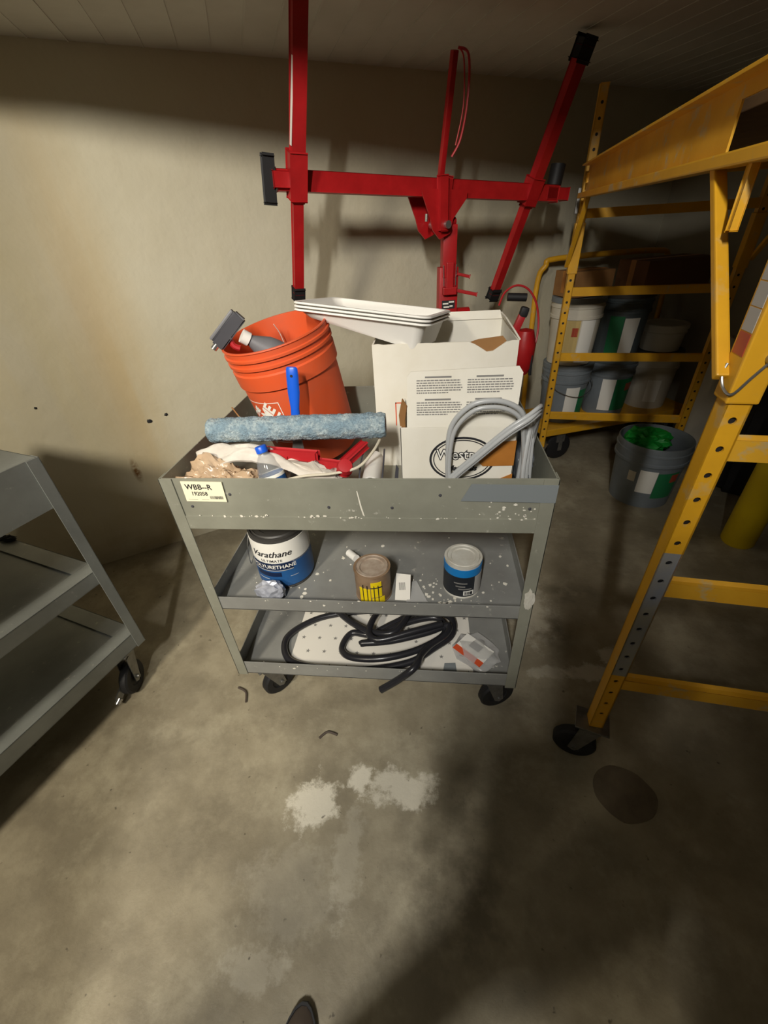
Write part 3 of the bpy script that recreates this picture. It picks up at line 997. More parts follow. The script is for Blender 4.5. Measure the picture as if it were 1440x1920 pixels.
add_text(bm, text_geo('Westpac', 0.037, bold=-0.0001, spacing=0.97), lambda x, y: Vector((0.143 + x * 0.92, -0.0012, 0.157 + y)))
obj('letter_fill', bm, 'white', sbody)
bm = new()
strip(bm, ff2, 0.05, sw - 0.01, 0.074, 0.082)
obj('printed_band', bm, 'ink', sbody)
bm = new()
vm = Matrix(((1, 0, 0, 0), (0, 0, 1, -0.0022), (0, 1, 0, 0), (0, 0, 0, 1)))
prism(bm, [(0.178, 0.155), (0.185, 0.176), (0.20, 0.188), (sw, 0.193), (sw, 0.130), (0.192, 0.128), (0.182, 0.138)], 0.0012, vm)
prism(bm, [(0.205, 0.080), (sw, 0.108), (sw, 0.085)], 0.0012, vm)
obj('brown_tape', bm, 'tape_brown', SBX)
bm = new()
prism(bm, [(0.0, 0.0), (0.012, 0.01), (0.010, 0.05), (0.016, 0.085), (0.004, 0.10), (-0.006, 0.06)], 0.003, frame((0.004, 0.012, sh - 0.035), Vector((-0.5, -0.8, 0)), (0.8, -0.5, 0)))
obj('torn_edge', bm, 'kraft', SBX)

# grey vinyl tubing looped over the small box
tg = thing('vinyl_tubing', 'grey vinyl tubing looped over the front of the printed box', 'tubing')
bm = new()
tube(bm, spline([(0.048, 0.868, 0.87), (0.043, 0.866, 0.96), (0.048, 0.864, 1.04), (0.085, 0.860, 1.088), (0.13, 0.860, 1.099), (0.172, 0.864, 1.088), (0.200, 0.872, 1.06), (0.212, 0.885, 1.00), (0.216, 0.90, 0.93), (0.216, 0.91, 0.83)], 8), 0.0058, 10)
obj('tube_loop', bm, 'hose_grey', tg, True)
bm = new()
tube(bm, spline([(0.050, 0.856, 0.87), (0.046, 0.855, 0.96), (0.055, 0.853, 1.035), (0.090, 0.850, 1.080), (0.132, 0.850, 1.089), (0.170, 0.854, 1.078), (0.196, 0.862, 1.05), (0.210, 0.875, 0.99), (0.220, 0.89, 0.92), (0.222, 0.90, 0.83)], 8), 0.0050, 10)
obj('tube_loop', bm, 'hose_grey', tg, True)
for k in range(3):
    bm = new()
    dz, dy = (k - 1) * 0.0082, -0.004 * (k == 1)
    tube(bm, spline([(0.028, 0.858 + dy, 0.868 + dz), (0.055, 0.852 + dy, 0.918 + dz), (0.105, 0.844 + dy, 0.975 + dz), (0.165, 0.842 + dy, 1.035 + dz), (0.205, 0.848 + dy, 1.062 + dz), (0.228, 0.866, 1.072 + dz), (0.240, 0.90, 1.055 + dz), (0.238 + 0.006 * k, 0.93 + 0.01 * k, 0.98), (0.236 + 0.006 * k, 0.945 + 0.012 * k, 0.88), (0.23 + 0.006 * k, 0.95, 0.82)], 8), 0.0050, 10)
    obj('tube_strand', bm, 'hose_grey', tg, True)
for k in range(3):
    bm = new()
    tube(bm, spline([(0.228 + 0.012 * k, 0.87 + 0.03 * k, 0.82), (0.214 + 0.014 * k, 0.86 + 0.03 * k, 0.93), (0.222 + 0.010 * k, 0.89 + 0.03 * k, 1.02), (0.236 + 0.006 * k, 0.94 + 0.03 * k, 0.96), (0.246, 0.95 + 0.03 * k, 0.83)], 8), 0.0052, 8)
    obj('tube_strand', bm, 'hose_grey', tg, True)
bm = crumple(new(), (0.238, 1.03, 0.885), (0.028, 0.11, 0.085), 0.3, 6.6, 4, 2.5, floor=TZ + 0.003)
for v in bm.verts:
    v.co.x = min(max(v.co.x, 0.205), 0.270)
tag(obj('plastic_sack', bm, 'bag_grey', None, True, 60), 'dark grey plastic sack wedged along the right wall of the tray', 'bag')

# nested white paint trays
def tray(name, label, dz, k):
    o = thing(name, label, 'paint tray', group='nested white paint trays')
    ex = Vector((0.957, -0.275, -0.092)).normalized()
    ey = Vector((0.30, 0.955, -0.105))
    ey = (ey - ex * ey.dot(ex)).normalized()
    ez = ex.cross(ey)
    org = Vector((-0.372, 1.195, 1.250)) + ez * dz
    m = Matrix(((ex.x, ey.x, ez.x, org.x), (ex.y, ey.y, ez.y, org.y), (ex.z, ey.z, ez.z, org.z), (0, 0, 0, 1)))
    o.matrix_world = m
    L, Wt = 0.385, 0.255
    def sect(x):
        # depth of the pan along its length: shallow ramp, deep well at the right
        t = x / L
        d = 0.010 + 0.052 * min(1, max(0, t / 0.72))
        return d
    bm = new()
    def loop(inset, zf, n=8):
        pts = []
        rr = 0.03 - inset * 0.3
        x0, x1, y0, y1 = inset, L - inset, inset, Wt - inset
        for cx, cy_, a0 in ((x1 - rr, y0 + rr, -PI / 2), (x1 - rr, y1 - rr, 0), (x0 + rr, y1 - rr, PI / 2), (x0 + rr, y0 + rr, PI)):
            for i in range(n):
                a = a0 + PI / 2 * i / (n - 1)
                pts.append((cx + rr * math.cos(a), cy_ + rr * math.sin(a)))
            # extra points along the straight run that follows
        return [bm.verts.new((p[0], p[1], zf(p[0]))) for p in pts]
    ls = [loop(0.004, lambda x: -0.006), loop(0.0, lambda x: -0.004), loop(0.002, lambda x: 0.0), loop(0.013, lambda x: 0.0), loop(0.016, lambda x: -0.004), loop(0.030, lambda x: -sect(x))]
    for a, b2 in zip(ls, ls[1:]):
        n = len(a)
        for i in range(n):
            j = (i + 1) % n
            bm.faces.new((a[i], a[j], b2[j], b2[i]))
    c = ls[-1]
    bm.faces.new(c)
    out = obj('pan', bm, 'white_plastic', o, True, 50)
    md = out.modifiers.new('s', 'SOLIDIFY')
    md.thickness = 0.0022
    md.offset = -1
    bm = new()
    for i in range(7):
        x = 0.06 + i * 0.025
        box(bm, x, x + 0.006, 0.05, Wt - 0.05, -sect(x) - 0.001, -sect(x) + 0.003, 0.001)
    obj('ramp_ribs', bm, 'white_plastic', o)
    return o
for k, lb in enumerate(('lowest of the nested white plastic paint trays on the tall carton', 'middle one of the nested white plastic paint trays on the tall carton', 'topmost of the nested white plastic paint trays on the tall carton')):
    tray('paint_tray', lb, (k - 1) * 0.0085, k)

# ------------------------------------------------------------------ things on the middle shelf
MZ = 0.5072
def can(name, label, x, y, r, h, body_mat, lid_mat, bail=True, rot=0.0):
    t = thing(name, label, 'can', (x, y, MZ), rot)
    b_ = lathe(new(), [(0, 0.002), (r - 0.002, 0.002), (r, 0.0), (r, 0.004), (r - 0.0015, 0.006), (r - 0.0015, h - 0.006), (r, h - 0.004), (r, h), (r - 0.006, h), (r - 0.008, h - 0.005), (r - 0.02, h - 0.005), (0, h - 0.005)], 48)
    bo_ = obj('tin_body', b_, body_mat, t, True, 35)
    obj('lid', lathe(new(), [(0, h - 0.0045), (r * 0.62, h - 0.0045), (r * 0.66, h - 0.001), (r * 0.82, h - 0.001), (r * 0.85, h + 0.0015), (r * 0.88, h - 0.001), (r * 0.9, h - 0.004), (0, h - 0.0049)], 48), lid_mat, t, True)
    return t, bo_
# large blue and white varnish can
c1, cb = can('varnish_can', 'large blue and white varnish can at the left of the middle shelf', -0.452, 0.968, 0.086, 0.192, 'lid_dark', 'lid_dark')
FA = -PI / 2 + 0.10
r = 0.0862
obj('white_label', patch(new(), r, r, 0.098, 0.176, 0, 2 * PI, 48, 2), 'white', c1, True)
lb_ = obj('blue_label', patch(new(), r, r, 0.012, 0.104, 0, 2 * PI, 48, 2), 'blue_label', c1, True)
obj('navy_band', patch(new(), r + 0.0008, r + 0.0008, 0.078, 0.102, FA - 0.95, FA + 0.55, 20, 1), 'navy', c1, True)
obj('navy_band', patch(new(), r + 0.0008, r + 0.0008, 0.052, 0.068, FA - 0.85, FA + 0.10, 20, 1), 'navy', c1, True)
obj('silver_line', patch(new(), r + 0.0012, r + 0.0012, 0.0745, 0.0765, FA - 0.95, FA + 0.55, 20, 1), 'reflector', c1, True)
wfv = lambda a0, e=0.0024: (lambda x, y: Vector(((r + e) * math.cos(a0 + x / r), (r + e) * math.sin(a0 + x / r), y)))
bm = new()
g = wfv(FA - 0.14)
add_text(bm, text_geo('Varathane', 0.030, 0.35, 0.0004), lambda x, y: g(x, 0.137 + y))
add_text(bm, text_geo('ULTIMATE', 0.0125, 0, 0.0001, 1.15), lambda x, y: g(x, 0.113 + y))
obj('lettering', bm, 'ink', c1)
bm = new()
add_text(bm, text_geo('POLYURETHANE', 0.0185, 0, 0.0003), lambda x, y: g(x, 0.0895 + y))
strip(bm, g, 0.045, 0.070, 0.048, 0.049, 3)
strip(bm, g, -0.06, -0.02, 0.040, 0.0415, 4)
obj('lettering', bm, 'white', c1)
bm = new()
tube(bm, spline([(-0.0875, 0.0, 0.165), (-0.097, -0.02, 0.13), (-0.099, -0.03, 0.09), (-0.094, -0.04, 0.06), (-0.090, -0.02, 0.075)], 6), 0.0014, 6)
obj('bail_handle', bm, 'metal', c1, True)
# stained brown can
c2, cb2 = can('paint_can', 'small rust-brown can with a yellow label on the middle shelf', -0.160, 0.882, 0.0535, 0.104, 'rust_can', 'lid_dirty')
r2 = 0.0530
obj('yellow_label', patch(new(), r2, r2, 0.006, 0.062, -PI / 2 - 0.65, -PI / 2 - 0.02, 10, 2), 'yellow_label', c2, True)
obj('yellow_label', patch(new(), r2, r2, 0.030, 0.086, -PI / 2 + 0.02, -PI / 2 + 0.60, 10, 2), 'yellow_label', c2, True)
obj('yellow_label', patch(new(), r2, r2, 0.004, 0.026, -PI / 2 + 0.05, -PI / 2 + 0.75, 10, 2), 'yellow_label', c2, True)
bm = new()
for a in (-0.42, -0.18, 0.18, 0.40):
    patch(bm, r2 + 0.0012, r2 + 0.0012, 0.004, 0.075, -PI / 2 + a - 0.02, -PI / 2 + a + 0.02, 2, 2)
patch(bm, r2 + 0.0012, r2 + 0.0012, 0.066, 0.069, -PI / 2, -PI / 2 + 0.62, 8, 1)
obj('label_print', bm, 'ink', c2)
# blue and charcoal can
c3, cb3 = can('paint_can', 'small charcoal can with a bright blue band and pale lid on the middle shelf', 0.100, 0.918, 0.0535, 0.118, 'lid_white', 'lid_white')
obj('blue_band', patch(new(), r2, r2, 0.082, 0.108, 0, 2 * PI, 40, 1), 'sky_blue', c3, True)
obj('charcoal_label', patch(new(), r2, r2, 0.008, 0.082, 0, 2 * PI, 40, 1), 'near_black', c3, True)
bcl = obj('barcode_label', patch(new(), r2 + 0.0008, r2 + 0.0008, 0.014, 0.030, -PI / 2 + 0.02, -PI / 2 + 0.58, 6, 1), 'white', c3)
bm = new()
a = -PI / 2 + 0.08
while a < -PI / 2 + 0.5:
    patch(bm, r2 + 0.0022, r2 + 0.0022, 0.017, 0.028, a, a + 0.018, 1, 1)
    a += random.choice((0.035, 0.05))
obj('barcode', bm, 'ink', bcl)
obj('side_panel', patch(new(), r2 + 0.0006, r2 + 0.0006, 0.010, 0.080, -PI / 2 + 0.62, -PI / 2 + 1.35, 8, 1), 'reflector', c3)
bm = new()
for z, a0, a1 in ((0.058, -0.5, 0.2), (0.046, -0.4, 0.1), (0.036, -0.25, 0.45)):
    patch(bm, r2 + 0.0012, r2 + 0.0012, z, z + 0.003, -PI / 2 + a0, -PI / 2 + a1, 6, 1)
obj('label_print', bm, 'ink_grey', c3)
# crumpled foil, card, dial, flakes
bm = crumple(new(), (-0.462, 0.845, MZ + 0.030), (0.042, 0.026, 0.034), 0.34, 1.3, 3, 2.4, floor=MZ + 0.001)
tag(obj('crumpled_foil', bm, 'foil', None, False), 'crumpled silvery foil in front of the large varnish can', 'foil')
bm = new()
prism(bm, [(0, 0), (0.044, -0.004), (0.050, 0.072), (0.008, 0.078)], 0.0015, frame((-0.095, 0.85, MZ + 0.001), Vector((0.05, -0.60, 0.8)), (1, 0.1, 0)))
pc = tag(obj('price_card', bm, 'paper'), 'small white card leaning beside the rust-brown can', 'card')
bm = new()
m_ = frame((-0.095, 0.85, MZ + 0.001), Vector((0.05, -0.60, 0.8)), (1, 0.1, 0))
for i in range(6):
    strip(bm, lambda x, y: m_ @ Vector((x, y, 0.0019)), 0.014 + i * 0.0032, 0.0158 + i * 0.0032, 0.028, 0.050)
obj('printed_mark', bm, 'ink_grey', pc)
bm = new()
prism(bm, [(0, 0), (0.062, 0.004), (0.028, 0.085), (0.012, 0.08)], 0.001, frame((-0.062, 0.842, MZ + 0.001), Vector((0, -0.05, 1)), (1, 0.0, 0)))
tag(obj('clear_sleeve', bm, 'pack'), 'flat clear plastic sleeve under the small white card', 'sleeve')
bm = new()
cyl(bm, (-0.262, 1.045, MZ + 0.012), (-0.232, 1.012, MZ + 0.016), 0.0125, 16)
pg = tag(obj('plastic_plug', bm, 'white_plastic', None, True), 'small white plastic plug behind the rust-brown can', 'plug')
bm = new()
cyl(bm, (-0.2625, 1.0455, MZ + 0.012), (-0.2635, 1.0466, MZ + 0.012), 0.005, 10)
bm2 = crumple(new(), (0.02, 1.0, 0.0), (0.01, 0.01, 0.01), 0.1, 1, 1)
bm2.free()
obj('bore', bm, 'black', pg)
def flakes(name, label, z, spots, seed):
    random.seed(seed)
    bm = new()
    for cx, cy_, sx, sy_, n in spots:
        for i in range(n):
            x, y = random.gauss(cx, sx), random.gauss(cy_, sy_)
            x = min(max(x, -0.60), 0.25)
            y = min(max(y, 0.812), 1.40)
            s = random.choice((0.002, 0.003, 0.003, 0.005, 0.007))
            k = random.randint(4, 6)
            a0 = random.random() * 6
            prism(bm, [(x + s * random.uniform(0.6, 1.2) * math.cos(a0 + 2 * PI * j / k), y + s * random.uniform(0.6, 1.2) * math.sin(a0 + 2 * PI * j / k)) for j in range(k)], 0.0015, Matrix.Translation((0, 0, z)))
    o = tag(obj(name, bm, 'white_card'), label, 'debris', kind='stuff')
    return o
flakes('plaster_flakes', 'loose white plaster flakes scattered over the middle shelf', MZ + 0.0003, ((0.02, 0.87, 0.06, 0.04, 60), (-0.30, 0.90, 0.09, 0.08, 26), (0.15, 0.95, 0.06, 0.1, 26), (-0.5, 0.85, 0.06, 0.03, 10), (-0.22, 1.02, 0.05, 0.05, 10)), 3)

# ------------------------------------------------------------------ things on the bottom shelf
BZ = 0.1942
sh_ = tag(obj('patterned_sheet', box(new(), -0.470, 0.150, 0.815, 1.30, BZ + 0.0002, BZ + 0.0016), 'paper'), 'white sheet printed with small dark stars under the black hose', 'sheet')
bm = new()
for i in range(11):
    for j in range(8):
        x, y = -0.445 + i * 0.058 + (j % 2) * 0.029, 0.835 + j * 0.057
        if x > 0.14 or y > 1.29:
            continue
        pts = []
        for k in range(10):
            rr = 0.0085 if k % 2 == 0 else 0.0034
            a = PI / 2 + k * PI / 5
            pts.append((x + rr * math.cos(a), y + rr * math.sin(a)))
        prism(bm, pts, 0.0003, Matrix.Translation((0, 0, BZ + 0.0016)))
st = obj('printed_stars', bm, 'ink_grey', sh_)
st['kind'] = 'stuff'
HZ = BZ + 0.013
pts = [(0.02, 1.06, HZ), (-0.14, 1.075, HZ + 0.004), (-0.30, 1.06, HZ), (-0.42, 1.02, HZ), (-0.502, 0.935, HZ), (-0.47, 0.845, HZ), (-0.36, 0.818, HZ), (-0.20, 0.820, HZ), (-0.06, 0.855, HZ), (0.02, 0.905, HZ + 0.012), (0.085, 0.965, HZ + 0.016), (0.08, 1.04, HZ + 0.02),
       (-0.02, 1.06, HZ + 0.022), (-0.12, 1.00, HZ + 0.022), (-0.20, 0.955, HZ + 0.012), (-0.27, 0.96, HZ + 0.006), (-0.295, 0.90, HZ), (-0.255, 0.858, HZ + 0.01), (-0.15, 0.85, HZ + 0.022), (-0.03, 0.89, HZ + 0.024), (0.06, 0.955, HZ + 0.034), (0.03, 1.02, HZ + 0.036),
       (-0.10, 0.985, HZ + 0.030), (-0.20, 0.915, HZ + 0.022), (-0.22, 0.905, HZ + 0.026), (-0.12, 0.915, HZ + 0.032), (0.00, 0.95, HZ + 0.040), (0.07, 0.98, HZ + 0.046), (0.065, 0.945, HZ + 0.044), (0.01, 0.895, HZ + 0.044), (-0.02, 0.850, HZ + 0.050), (-0.030, 0.812, 0.268), (-0.050, 0.787, 0.262), (-0.095, 0.776, 0.222), (-0.147, 0.766, 0.183)]
bm = new()
tube(bm, spline(pts, 8), 0.0115, 12)
hs_ = tag(obj('garden_hose', bm, 'black_gloss', None, True), 'coiled glossy black hose on the bottom shelf with one end hanging over the lip', 'hose')
bm = new()
tube(bm, spline([(-0.34, 1.05, HZ + 0.023), (-0.27, 0.99, HZ + 0.026), (-0.19, 0.945, HZ + 0.036), (-0.12, 0.935, HZ + 0.05), (-0.08, 0.99, HZ + 0.05), (-0.06, 1.06, HZ + 0.04)], 8), 0.0115, 12)
obj('hose_coil', bm, 'black_gloss', hs_, True)
bm = new()
tube(bm, spline([(-0.17, 1.07, HZ + 0.023), (-0.195, 0.99, HZ + 0.045), (-0.20, 0.93, HZ + 0.046), (-0.16, 0.905, HZ + 0.047), (-0.05, 0.935, HZ + 0.060), (0.05, 0.97, HZ + 0.064)], 8), 0.0115, 12)
obj('hose_coil', bm, 'black_gloss', hs_, True)
pk = thing('blister_pack', 'clear plastic package with a white and red card on the bottom shelf', 'package', (0.150, 0.905, BZ + 0.002), -0.72)
obj('wrapper', crumple(new(), (0.008, 0.015, 0.012), (0.075, 0.060, 0.012), 0.35, 2.7, 3, 2.5, floor=0.0), 'pack', pk, True, 60)
obj('white_card', box(new(), -0.055, 0.055, -0.012, 0.048, 0.020, 0.0215), 'white', pk)
obj('red_stripe', box(new(), -0.055, 0.055, -0.034, -0.012, 0.019, 0.0205), 'ink_red', pk)
obj('grey_picture', box(new(), -0.02, 0.02, 0.008, 0.036, 0.0215, 0.0222), 'ink_grey', pk)
bm = new()
prism(bm, [(0, 0), (0.045, 0.002), (0.042, 0.035), (0.006, 0.032)], 0.0012, Matrix.Translation((0.052, 0.835, BZ + 0.0018)))
tag(obj('tape_scrap', bm, 'duct'), 'flat grey tape scrap beside the red-striped package', 'scrap')

# ------------------------------------------------------------------ red panel lift against the wall
PL = W0 - WN * 0.42
def on_lift(t, z, off=0.0):
    return PL + WD * t + Vector((0, 0, z)) + WN * off
lift = thing('panel_lift', 'tall red steel drywall panel lift standing behind the cart', 'lift', (0.075, 2.155, 0))
LO = Vector((0.075, 2.155, 0))
def lp(p):
    return Vector(p) - LO
J1, J2, J3 = Vector((-0.476, 1.806, 1.550)), Vector((0.488, 2.416, 1.487)), Vector((0.023, 2.122, 1.531))
Cd = (J2 - J1).normalized()
Bd = Vector((-0.217, 0.257, -0.94)).normalized()
fwdn = Cd.cross(Vector((0, 0, 1))).normalized()      # toward the viewer
bm = new()
bar(bm, lp(J1 - Cd * 0.065), lp(J2 + Cd * 0.085), 0.05, 0.060, fwdn, 0.004)
obj('crossbar', bm, 'red', lift, True)
fo = fwdn * 0.040
a_top = J1 + fo + Vector((0.012, 0, 0)) + Bd * -0.395
a_bot = J1 + fo + Bd * 0.375
bm = new()
bar(bm, lp(a_top), lp(J1 + fo + Bd * 0.06), 0.036, 0.036, Cd, 0.004)
obj('cradle_arm', bm, 'red', lift, True)
bm = new()
bar(bm, lp(J1 + fo + Bd * 0.05), lp(a_bot), 0.031, 0.031, Cd, 0.003)
obj('cradle_arm_inner', bm, 'red', lift, True)
bm = new()
bar(bm, lp(J1 + fo + Bd * 0.355), lp(J1 + fo + Bd * 0.400), 0.035, 0.035, Cd, 0.006)
obj('rubber_cap', bm, 'black', lift, True)
bm = new()
bar(bm, lp(J1 + fo + Bd * -0.075), lp(J1 + fo + Bd * 0.055), 0.052, 0.050, Cd, 0.004)
bar(bm, lp(J1 + fo * 0.4 - Cd * 0.08), lp(J1 + fo * 0.4 - Cd * 0.01), 0.045, 0.045, fwdn, 0.003)
obj('arm_socket', bm, 'red', lift, True)
bm = new()
bar(bm, lp(a_top - Cd * 0.019 + Bd * 0.10), lp(J1 + fo - Cd * 0.019 + Bd * -0.09), 0.002, 0.014, Cd, 0)
obj('scale_strip', bm, 'white', lift)
bm = new()
hp = J1 - Cd * 0.086 + fo * 0.5
bar(bm, lp(hp + Vector((0.002, 0, 0.060))), lp(hp + Vector((-0.012, 0, -0.062))), 0.024, 0.026, Cd, 0.008)
obj('rubber_pad', bm, 'black', lift, True)
# right arm
r_top, r_bot = Vector((0.548, 2.27, 1.905)), Vector((0.327, 2.475, 1.080))
Rd = (r_bot - r_top).normalized()
jr = r_top.lerp(r_bot, 0.50)
bm = new()
bar(bm, lp(r_top), lp(r_top.lerp(r_bot, 0.56)), 0.038, 0.038, Cd, 0.005)
obj('cradle_arm', bm, 'red', lift, True)
bm = new()
bar(bm, lp(r_top.lerp(r_bot, 0.55)), lp(r_bot), 0.032, 0.032, Cd, 0.004)
obj('cradle_arm_inner', bm, 'red', lift, True)
bm = new()
bar(bm, lp(r_top - Rd * 0.018), lp(r_top + Rd * 0.035), 0.043, 0.043, Cd, 0.010)
obj('rubber_cap', bm, 'black', lift, True)
bm = new()
bar(bm, lp(r_bot - Rd * 0.02), lp(r_bot + Rd * 0.022), 0.037, 0.037, Cd, 0.010)
obj('rubber_cap', bm, 'black', lift, True)
bm = new()
bar(bm, lp(jr - Rd * 0.05), lp(jr + Rd * 0.045), 0.056, 0.056, Cd, 0.004)
bar(bm, lp(J2 + Cd * 0.02), lp(J2 + Cd * 0.15), 0.05, 0.045, fwdn, 0.003)
obj('arm_socket', bm, 'red', lift, True)
bm = new()
cyl(bm, lp(J2 + Cd * 0.075 + Vector((0, 0, 0.03))), lp(J2 + Cd * 0.085 + Vector((0, 0, 0.105))), 0.032, 16)
obj('clamp_knob', bm, 'black', lift, True)
# centre bar with cable
m_top = Vector((0.072, 2.00, 1.868))
bm = new()
bar(bm, lp(J3 + fwdn * 0.02), lp(m_top), 0.021, 0.021, Cd, 0.003)
obj('centre_bar', bm, 'red', lift, True)
bm = new()
tube(bm, [lp(p) for p in spline([m_top + Vector((0.01, -0.02, 0)), m_top + Vector((0.045, -0.02, -0.02)), m_top + Vector((0.048, -0.02, -0.12)), m_top + Vector((0.030, -0.01, -0.22)), m_top + Vector((0.0, -0.01, -0.27))], 6)], 0.004, 6)
tube(bm, [lp(p) for p in spline([m_top + Vector((0.012, -0.02, 0)), m_top + Vector((0.030, -0.025, -0.03)), m_top + Vector((0.034, -0.025, -0.14)), m_top + Vector((0.012, -0.02, -0.24))], 6)], 0.0025, 6)
obj('cable', bm, 'red_plastic', lift, True)
# tilt bracket
bm = new()
bf = frame(J3 + fwdn * 0.055 - LO, fwdn, Cd)
for dz in (-0.012, -0.125):
    prism(bm, [(-0.105, -0.02), (0.115, -0.02), (0.115, -0.045), (0.055, -0.115), (0.045, -0.165), (-0.005, -0.185), (-0.04, -0.155), (-0.055, -0.115)], 0.006, bf @ Matrix.Translation((0, 0, dz)))
bmesh.ops.recalc_face_normals(bm, faces=bm.faces)
obj('tilt_bracket', bm, 'red', lift)
bm = new()
bar(bm, bf @ Vector((-0.012, 0.02, 0.0)), bf @ Vector((0.002, -0.155, 0.0)), 0.028, 0.028, Cd, 0.004)
bar(bm, bf @ Vector((0.035, 0.02, -0.03)), bf @ Vector((0.025, -0.12, -0.03)), 0.02, 0.03, Cd, 0.004)
obj('bracket_rib', bm, 'red', lift)
bm = new()
cyl(bm, bf @ Vector((0.01, -0.135, -0.10)), bf @ Vector((0.01, -0.135, 0.03)), 0.014, 12)
cyl(bm, bf @ Vector((-0.065, -0.10, -0.02)), bf @ Vector((-0.065, -0.125, -0.02)), 0.006, 10)
obj('pivot_bolt', bm, 'chrome', lift, True)
bm = new()
cyl(bm, bf @ Vector((0.02, -0.128, -0.04)), bf @ Vector((0.085, -0.122, -0.04)), 0.017, 12)
obj('pivot_knob', bm, 'red', lift, True)
# mast
bm = new()
box(bm, -0.042, 0.042, -0.032, 0.032, 0.10, 1.24, 0.004)
mast = obj('mast', bm, 'red', lift, True)
mast.rotation_euler = (0, 0, ANG * 0.35)
bm = new()
box(bm, -0.030, 0.030, -0.036, 0.024, 1.20, 1.395, 0.004)
m2 = obj('mast_inner', bm, 'red', lift, True)
m2.rotation_euler = mast.rotation_euler
bm = new()
box(bm, -0.016, 0.016, -0.052, -0.034, 1.16, 1.26, 0.003)
box(bm, -0.030, 0.030, -0.060, -0.030, 1.135, 1.165, 0.003)
bar(bm, (0.03, -0.04, 1.15), (0.125, -0.05, 1.128), 0.014, 0.014, None, 0.003)
bar(bm, (0.03, -0.04, 1.215), (0.09, -0.045, 1.20), 0.012, 0.012, None, 0.003)
la = obj('latch', bm, 'red', lift)
la.rotation_euler = mast.rotation_euler
bm = new()
for s in (-1, 1):
    bar(bm, (s * 0.026, -0.046, 1.17), (s * 0.028, -0.042, 1.25), 0.003, 0.003, None, 0)
o = obj('latch_spring', bm, 'chrome', lift)
o.rotation_euler = mast.rotation_euler
bm = new()
box(bm, -0.030, 0.030, -0.0335, -0.0325, 1.075, 1.110)
o = obj('nameplate', bm, 'ink', lift)
o.rotation_euler = mast.rotation_euler
bm = new()
for x0, x1, z0 in ((-0.026, 0.0, 1.094), (0.002, 0.026, 1.100), (-0.022, 0.004, 1.080), (0.006, 0.02, 1.083)):
    box(bm, x0, x1, -0.0345, -0.0335, z0, z0 + 0.006)
obj('plate_lettering', bm, 'white', o)
bm = new()
cyl(bm, (0.045, 0.0, 1.03), (0.105, 0.0, 1.03), 0.042, 20)
box(bm, 0.04, 0.11, -0.035, 0.035, 0.94, 1.04, 0.004)
o = obj('winch', bm, 'red', lift, True)
o.rotation_euler = mast.rotation_euler
# base legs
for ang, ln in ((ANG, 0.46), (ANG + PI, 0.52), (ANG - PI / 2, 0.40)):
    d = Vector((math.cos(ang), math.sin(ang), 0))
    bm = new()
    bar(bm, d * 0.02 + Vector((0, 0, 0.13)), d * ln + Vector((0, 0, 0.085)), 0.04, 0.04, (0, 0, 1), 0.004)
    lg = obj('base_leg', bm, 'red', lift)
    bm = new()
    cyl(bm, d * ln + Vector((-0.015 * d.y, 0.015 * d.x, 0.04)), d * ln + Vector((0.015 * d.y, -0.015 * d.x, 0.04)), 0.04, 20)
    obj('wheel', bm, 'black', lg, True)
# folded outrigger with grip and red cable loop, right of the mast
og = Vector((0.405, 2.06, 0))
def lo_(p):
    return lp(og + Vector(p))
bm = new()
bar(bm, lo_((0.0, 0.0, 0.05)), lo_((0.0, -0.02, 0.86)), 0.05, 0.05, None, 0.004)
lathe(bm, [(0, 0.0), (0.030, 0.0), (0.048, 0.03), (0.052, 0.13), (0.036, 0.19), (0, 0.20)], 18, Matrix.Translation(lo_((0.018, -0.03, 0.80))))
obj('folded_outrigger', bm, 'red', lift, True)
bm = new()
bar(bm, lo_((-0.03, -0.03, 0.985)), lo_((-0.005, -0.03, 1.055)), 0.032, 0.032, None, 0.008)
obj('crank_grip', bm, 'red_plastic', lift, True)
bm = new()
bar(bm, lo_((-0.005, -0.03, 1.045)), lo_((0.005, -0.03, 1.085)), 0.036, 0.036, None, 0.010)
obj('grip_cap', bm, 'black', lift, True)
obj('cross_grip', cyl(new(), lo_((-0.075, -0.02, 1.125)), lo_((0.005, -0.02, 1.12)), 0.016, 14), 'black', lift, True)
obj('lever', bar(new(), lo_((0.055, -0.06, 0.80)), lo_((0.050, -0.06, 0.89)), 0.014, 0.014, None, 0.004), 'black', lift, True)
bm = new()
tube(bm, spline([lo_(p) for p in ((-0.105, 0.0, 1.09), (-0.085, 0.0, 1.14), (-0.04, 0.0, 1.165), (0.01, 0.0, 1.15), (0.05, 0.0, 1.10), (0.072, 0.0, 1.03), (0.075, -0.01, 0.96), (0.058, -0.03, 0.90), (0.03, -0.04, 0.87))], 6), 0.0045, 7)
obj('cable_loop', bm, 'red_plastic', lift, True)

